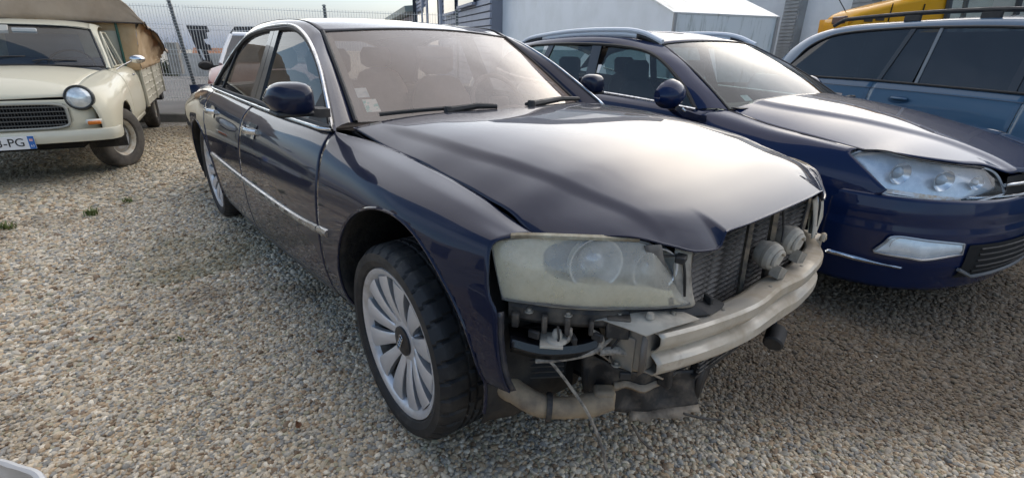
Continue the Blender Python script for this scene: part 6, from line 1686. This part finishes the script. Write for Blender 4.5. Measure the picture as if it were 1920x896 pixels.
MB().rows([[(x, y, z) for y, z in ((-.70, .45), (-.74, .70), (-.55, .82), (.55, .82), (.70, .70), (.68, .45))] for x in (1.9, -1.2)] + [[(-1.50, y * .9, z - .03) for y, z in ((-.70, .45), (-.74, .68), (-.55, .76), (.55, .76), (.70, .68), (.68, .45))]], capends=True).build('body', mat('grey_paint', (.16, .165, .17), rough=.3, coat=.8), GC, recalc=True, bevel=.04)
for x in (-1.0, 1.5):
    w__ = tyre_mesh(.30, .19, .19, nseg=40, lateral=60).build('tyre', RUBBER, GC); w__.location = (x, .70, .30)

# low workshop behind the photographer (only its reflection reaches the picture)
wk = empty('workshop', (-2.0, -17.0, 0), 0, 'long low grey workshop standing behind the photographer', 'building')
MB().box((0, 0, 1.7), (34, 5, 3.4)).build('wall', mat('workshop_wall', (.42, .40, .36), rough=.8, var=(.34, .32, .29), var_scale=.4), wk, smooth=False)
for x in (-12, -7, -2, 3, 8, 13):
    MB().box((x, 2.52, 1.4), (2.6, .06, 2.6)).build('door', mat('workshop_door', (.05, .055, .06), rough=.5), wk, smooth=False)
# ------------------------------------------------------------------ GROUND AND GRAVEL
def ground_mat():
    m = bpy.data.materials.new('gravel_bed'); m.use_nodes = True
    nt = m.node_tree; b = nt.nodes['Principled BSDF']; b.inputs['Roughness'].default_value = .9; b.inputs['Specular IOR Level'].default_value = .25
    tc = nt.nodes.new('ShaderNodeTexCoord')
    vo = nt.nodes.new('ShaderNodeTexVoronoi'); vo.inputs['Scale'].default_value = 42; nt.links.new(tc.outputs['Object'], vo.inputs['Vector'])
    cr_ = nt.nodes.new('ShaderNodeValToRGB'); cr_.color_ramp.interpolation = 'LINEAR'
    e = cr_.color_ramp.elements; e[0].position = 0; e[0].color = (.24, .20, .155, 1); e[1].position = 1; e[1].color = (.58, .55, .48, 1)
    for p, c_ in ((.25, (.33, .285, .22, 1)), (.5, (.43, .39, .315, 1)), (.75, (.40, .39, .36, 1))): x = e.new(p); x.color = c_
    sp = nt.nodes.new('ShaderNodeSeparateColor'); nt.links.new(vo.outputs['Color'], sp.inputs[0]); nt.links.new(sp.outputs[0], cr_.inputs[0])
    n = nt.nodes.new('ShaderNodeTexNoise'); n.inputs['Scale'].default_value = 1.1; n.inputs['Detail'].default_value = 6; nt.links.new(tc.outputs['Object'], n.inputs['Vector'])
    r = nt.nodes.new('ShaderNodeMapRange'); r.inputs['From Min'].default_value = .50; r.inputs['From Max'].default_value = .68; nt.links.new(n.outputs['Fac'], r.inputs['Value'])
    mx = nt.nodes.new('ShaderNodeMix'); mx.data_type = 'RGBA'; mx.inputs['B'].default_value = (.135, .125, .055, 1)
    ml = nt.nodes.new('ShaderNodeMath'); ml.operation = 'MULTIPLY'; ml.inputs[1].default_value = .6; nt.links.new(r.outputs[0], ml.inputs[0]); nt.links.new(ml.outputs[0], mx.inputs['Factor'])
    nt.links.new(cr_.outputs[0], mx.inputs['A']); nt.links.new(mx.outputs['Result'], b.inputs['Base Color'])
    bp = nt.nodes.new('ShaderNodeBump'); bp.inputs['Strength'].default_value = .9; bp.inputs['Distance'].default_value = .012; bp.invert = True
    nt.links.new(vo.outputs['Distance'], bp.inputs['Height']); nt.links.new(bp.outputs[0], b.inputs['Normal'])
    return m
def zg(x, y):
    o = (x - fa[0]) * fn[0] + (y - fa[1]) * fn[1]
    return zfar(o) - (.02 if o > 4 else 0)
def gpt(u, v):
    f = lambda t: math.copysign(abs(t) ** 2.2, t) * 260
    x, y = f(u * 2 - 1) - 2, f(v * 2 - 1) + 2
    return (x, y, zg(x, y))
gr = MB().grid(gpt, 90, 90).build('ground', ground_mat(), None, recalc=True); tag(gr, kind='structure')
# pebbles: scattered points, each carrying an instanced stone
rng = np.random.default_rng(5)
pts = []; cols = []; scl = []
cxy = np.array([CAM_POS[0], CAM_POS[1]])
def zone(r0, r1, pitch, size, half_deg, zsink, layer2=.22):
    n = int(r1 / pitch) + 1
    m = int(n / .866) + 1
    gx, gy = np.meshgrid(np.arange(-n, n + 1) * pitch, np.arange(-m, m + 1) * pitch * .866)
    gx = gx + (np.arange(2 * m + 1)[:, None] % 2) * pitch * .5
    p = np.stack([gx.ravel(), gy.ravel()], 1)
    p += rng.uniform(-.38, .38, p.shape) * pitch
    d = np.hypot(p[:, 0], p[:, 1]); a = np.degrees(np.arctan2(p[:, 1], p[:, 0])) - math.degrees(CAM_YAW)
    a = (a + 180) % 360 - 180
    k = (d >= r0) & (d < r1) & (np.abs(a) < half_deg)
    p = p[k] + cxy
    o = (p[:, 0] - fa[0]) * fn[0] + (p[:, 1] - fa[1]) * fn[1]
    p = p[o < KO - .2]
    s = size * rng.lognormal(0, .30, len(p)); s = np.clip(s, size * .45, size * 1.9)
    z = rng.uniform(-.25, .45, len(p)) * size - zsink
    m2 = rng.random(len(p)) < layer2; z[m2] += size * .55
    pts.append(np.column_stack([p, z])); scl.append(s)
zone(.45, 2.5, .0102, .0067, 86, .000)
zone(2.5, 5.0, .0142, .0091, 70, .001)
zone(5.0, 9.3, .0225, .0138, 58, .003)
P = np.concatenate(pts); S = np.concatenate(scl); N = len(P)
pal = np.array([(.36, .335, .29), (.46, .39, .285), (.37, .275, .175), (.235, .24, .24), (.58, .54, .46), (.20, .14, .09), (.33, .31, .22), (.50, .45, .37)])
wts = np.array([.24, .20, .13, .13, .09, .07, .06, .08])
ci = rng.choice(len(pal), N, p=wts / wts.sum()); col = pal[ci] * rng.uniform(.8, 1.2, (N, 1)) 
col = (col * .78 + col.mean(1, keepdims=True) * .22) * np.array([1.50, 1.39, 1.22])
def fbm(x, y, sc, sd):
    g = np.random.default_rng(sd); out = np.zeros_like(x); amp = 1
    for k in range(4):
        ph = g.uniform(0, 6.28, 6); an = g.uniform(0, 6.28, 6); fr = sc * 2 ** k * g.uniform(.7, 1.3, 6)
        for j in range(6): out += amp / 6 * np.sin((x * math.cos(an[j]) + y * math.sin(an[j])) * fr[j] + ph[j])
        amp *= .6
    return out
soil = 1 / (1 + np.exp(-(fbm(P[:, 0], P[:, 1], 3.0, 3) - .55) * 9))           # earthy patches
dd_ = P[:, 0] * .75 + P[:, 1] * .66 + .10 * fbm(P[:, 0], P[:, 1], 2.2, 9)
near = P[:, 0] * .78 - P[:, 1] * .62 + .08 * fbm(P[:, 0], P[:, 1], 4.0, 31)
car_shade = 1 / (1 + np.exp(-(dd_ - .36) * 7)) / (1 + np.exp((near - .66) * 14))   # shade in front of the parked cars, painted into the stones as dark brown
moss = 1 / (1 + np.exp(-(fbm(P[:, 0], P[:, 1], 1.6, 21) - .75) * 9)) * (P[:, 0] < -1.8)
brown = np.array([.15, .105, .07])
col = col * (1 - .62 * soil[:, None]) + np.array([.20, .145, .09]) * .62 * soil[:, None]
col = col * (1 - .84 * car_shade[:, None]) + np.array([.10, .070, .044]) * .84 * car_shade[:, None]
col = col * (1 - .5 * moss[:, None]) + np.array([.12, .12, .045]) * .5 * moss[:, None]
far_ = 1 / (1 + np.exp((P[:, 0] + 4.3 + .5 * fbm(P[:, 0], P[:, 1], 1.1, 77)) * 3))          # trodden, earthier gravel towards the fence
col = col * (1 - .45 * far_[:, None]) + np.array([.30, .245, .15]) * .45 * far_[:, None]
# thin the stones out where earth shows through, and along the two wheel tracks beside the saloon; fines lie lower there
trk = np.exp(-((P[:, 1] + 1.55 + .06 * np.sin(P[:, 0] * 1.7)) / .13) ** 2) + np.exp(-((P[:, 1] + 2.95 + .06 * np.sin(P[:, 0] * 1.7)) / .14) ** 2)
P[:, 2] -= .0012 * trk
S = S * (1 - .16 * np.clip(trk, 0, 1) - .12 * soil)
keep_ = rng.random(N) > .18 * soil
P, S, col = P[keep_], S[keep_], col[keep_]; N = len(P)
gme = bpy.data.meshes.new('gravel'); gme.vertices.add(N); gme.vertices.foreach_set('co', P.astype(np.float32).ravel())
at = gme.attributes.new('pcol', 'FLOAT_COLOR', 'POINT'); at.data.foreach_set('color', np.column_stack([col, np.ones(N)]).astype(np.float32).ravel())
at = gme.attributes.new('psize', 'FLOAT', 'POINT'); at.data.foreach_set('value', S.astype(np.float32))
stm = bpy.data.materials.new('pebble'); stm.use_nodes = True
nt = stm.node_tree; b = nt.nodes['Principled BSDF']; b.inputs['Roughness'].default_value = .75; b.inputs['Specular IOR Level'].default_value = .35
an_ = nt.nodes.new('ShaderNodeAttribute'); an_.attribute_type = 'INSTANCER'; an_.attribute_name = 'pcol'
n_ = nt.nodes.new('ShaderNodeTexNoise'); n_.inputs['Scale'].default_value = 2.5; n_.inputs['Detail'].default_value = 4
tc = nt.nodes.new('ShaderNodeTexCoord'); nt.links.new(tc.outputs['Object'], n_.inputs['Vector'])
mr = nt.nodes.new('ShaderNodeMapRange'); mr.inputs['To Min'].default_value = .7; mr.inputs['To Max'].default_value = 1.3; nt.links.new(n_.outputs['Fac'], mr.inputs['Value'])
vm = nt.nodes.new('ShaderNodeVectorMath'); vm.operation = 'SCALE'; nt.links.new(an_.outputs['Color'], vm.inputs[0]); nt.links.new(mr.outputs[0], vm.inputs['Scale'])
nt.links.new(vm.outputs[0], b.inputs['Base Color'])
go = bpy.data.objects.new('gravel', gme); C.objects.link(go); tag(go, 'loose rounded gravel covering the yard', 'gravel', kind='stuff')
ng = bpy.data.node_groups.new('gravel_scatter', 'GeometryNodeTree')
ng.interface.new_socket('Geometry', in_out='INPUT', socket_type='NodeSocketGeometry'); ng.interface.new_socket('Geometry', in_out='OUTPUT', socket_type='NodeSocketGeometry')
gi = ng.nodes.new('NodeGroupInput'); gout = ng.nodes.new('NodeGroupOutput')
L = ng.links.new
inst = ng.nodes.new('GeometryNodeInstanceOnPoints')
join = ng.nodes.new('GeometryNodeJoinGeometry')
for k in range(5):
    ico = ng.nodes.new('GeometryNodeMeshIcoSphere'); ico.inputs['Radius'].default_value = 1.0; ico.inputs['Subdivisions'].default_value = 2
    sp_n = ng.nodes.new('GeometryNodeSetPosition')
    nz = ng.nodes.new('ShaderNodeTexNoise'); nz.noise_dimensions = '4D'; nz.inputs['W'].default_value = 3.7 * k + 1; nz.inputs['Scale'].default_value = .9; nz.inputs['Detail'].default_value = 1
    pos = ng.nodes.new('GeometryNodeInputPosition'); L(pos.outputs[0], nz.inputs['Vector'])
    sub = ng.nodes.new('ShaderNodeVectorMath'); sub.operation = 'SUBTRACT'; sub.inputs[1].default_value = (.5, .5, .5); L(nz.outputs['Color'], sub.inputs[0])
    sc_ = ng.nodes.new('ShaderNodeVectorMath'); sc_.operation = 'SCALE'; sc_.inputs['Scale'].default_value = 1.25; L(sub.outputs[0], sc_.inputs[0])
    L(ico.outputs['Mesh'], sp_n.inputs['Geometry']); L(sc_.outputs[0], sp_n.inputs['Offset'])
    tf = ng.nodes.new('GeometryNodeTransform'); tf.inputs['Scale'].default_value = ((1.25, .95, .62), (1.1, 1.0, .7), (1.45, .85, .6), (1.0, .95, .8), (1.3, 1.05, .5))[k]
    L(sp_n.outputs[0], tf.inputs['Geometry'])
    sm = ng.nodes.new('GeometryNodeSetShadeSmooth'); L(tf.outputs[0], sm.inputs[0])
    stmn = ng.nodes.new('GeometryNodeSetMaterial'); stmn.inputs['Material'].default_value = stm; L(sm.outputs[0], stmn.inputs[0])
    g2i = ng.nodes.new('GeometryNodeGeometryToInstance'); L(stmn.outputs[0], g2i.inputs[0]); L(g2i.outputs[0], join.inputs[0])
L(gi.outputs[0], inst.inputs['Points']); L(join.outputs[0], inst.inputs['Instance']); inst.inputs['Pick Instance'].default_value = True
rv = ng.nodes.new('FunctionNodeRandomValue'); rv.data_type = 'FLOAT_VECTOR'
rv.inputs[0].default_value = (-.45, -.45, 0); rv.inputs[1].default_value = (.45, .45, 6.283)
L(rv.outputs[0], inst.inputs['Rotation'])
na = ng.nodes.new('GeometryNodeInputNamedAttribute'); na.data_type = 'FLOAT'; na.inputs['Name'].default_value = 'psize'
L(na.outputs[0], inst.inputs['Scale'])
L(inst.outputs[0], gout.inputs[0])
md = go.modifiers.new('scatter', 'NODES'); md.node_group = ng
# weeds
def weed(x, y, n, h, seed, label, col=(.10, .16, .035)):
    rnd = random.Random(seed); mb = MB()
    for i in range(n):
        a = rnd.uniform(0, 6.28); r_ = rnd.uniform(0, h * .9); bx_, by_ = r_ * math.cos(a), r_ * math.sin(a); ln = h * rnd.uniform(.5, 1.1); a2 = rnd.uniform(0, 6.28); w_ = .0035
        t = Vector((math.cos(a2), math.sin(a2), 0)); p0 = Vector((bx_, by_, 0)); p1 = p0 + t * ln * .3 + Vector((0, 0, ln * .7)); p2 = p0 + t * ln * .75 + Vector((0, 0, ln * .9)); q = Vector((-t.y, t.x, 0)) * w_
        mb.add([p0 - q, p0 + q, p1 + q, p1 - q, p2], [(0, 1, 2, 3), (3, 2, 4)])
    o = mb.build('weed_tuft', mat('weed_green', col, rough=.6, var=(.20, .20, .06), var_scale=30), None, smooth=False, merge=0); o.location = (x, y, .005)
    tag(o, label, 'weed', 'weeds growing in the gravel'); return o

for i, (x, y, n, h, lb) in enumerate(((-3.514, -1.695, 60, .06, 'green weed tuft on the gravel nearest the pickup front wheel'), (-3.491, -2.155, 50, .06, 'green weed tuft at the left edge of the picture'), (-1.12, -1.435, 9, .022, 'tiny weed in the gravel left of the saloon front wheel'), (-3.755, -1.445, 30, .045, 'small weed between the pickup and the saloon rear wheel'))):
    weed(x, y, n, h, 40 + i, lb)
# fallen leaves and twigs lie in the gravel
for i, (x, y, lb) in enumerate(((-.22, -1.20, 'brown dead leaf on the gravel just left of the saloon front tyre'), (-.62, -.98, 'reddish dead leaf beside the saloon sill'), (-1.35, -1.75, 'curled brown leaf on the open gravel at left'))):
    l_ = MB().grid(lambda u, v: ((u - .5) * .034, (v - .5) * .020 * math.sin(math.pi * min(.98, max(.02, u))), .012 * abs(v - .5) + .010 * (u - .5) ** 2 * 4), 8, 4).build('dead_leaf', mat('leaf_brown', (.20, .09, .04), rough=.7), None); l_.location = (x, y, .016); l_.rotation_euler = (.2, .3, i * 1.3)
    tag(l_, lb, 'leaf', 'dead leaves on the gravel')
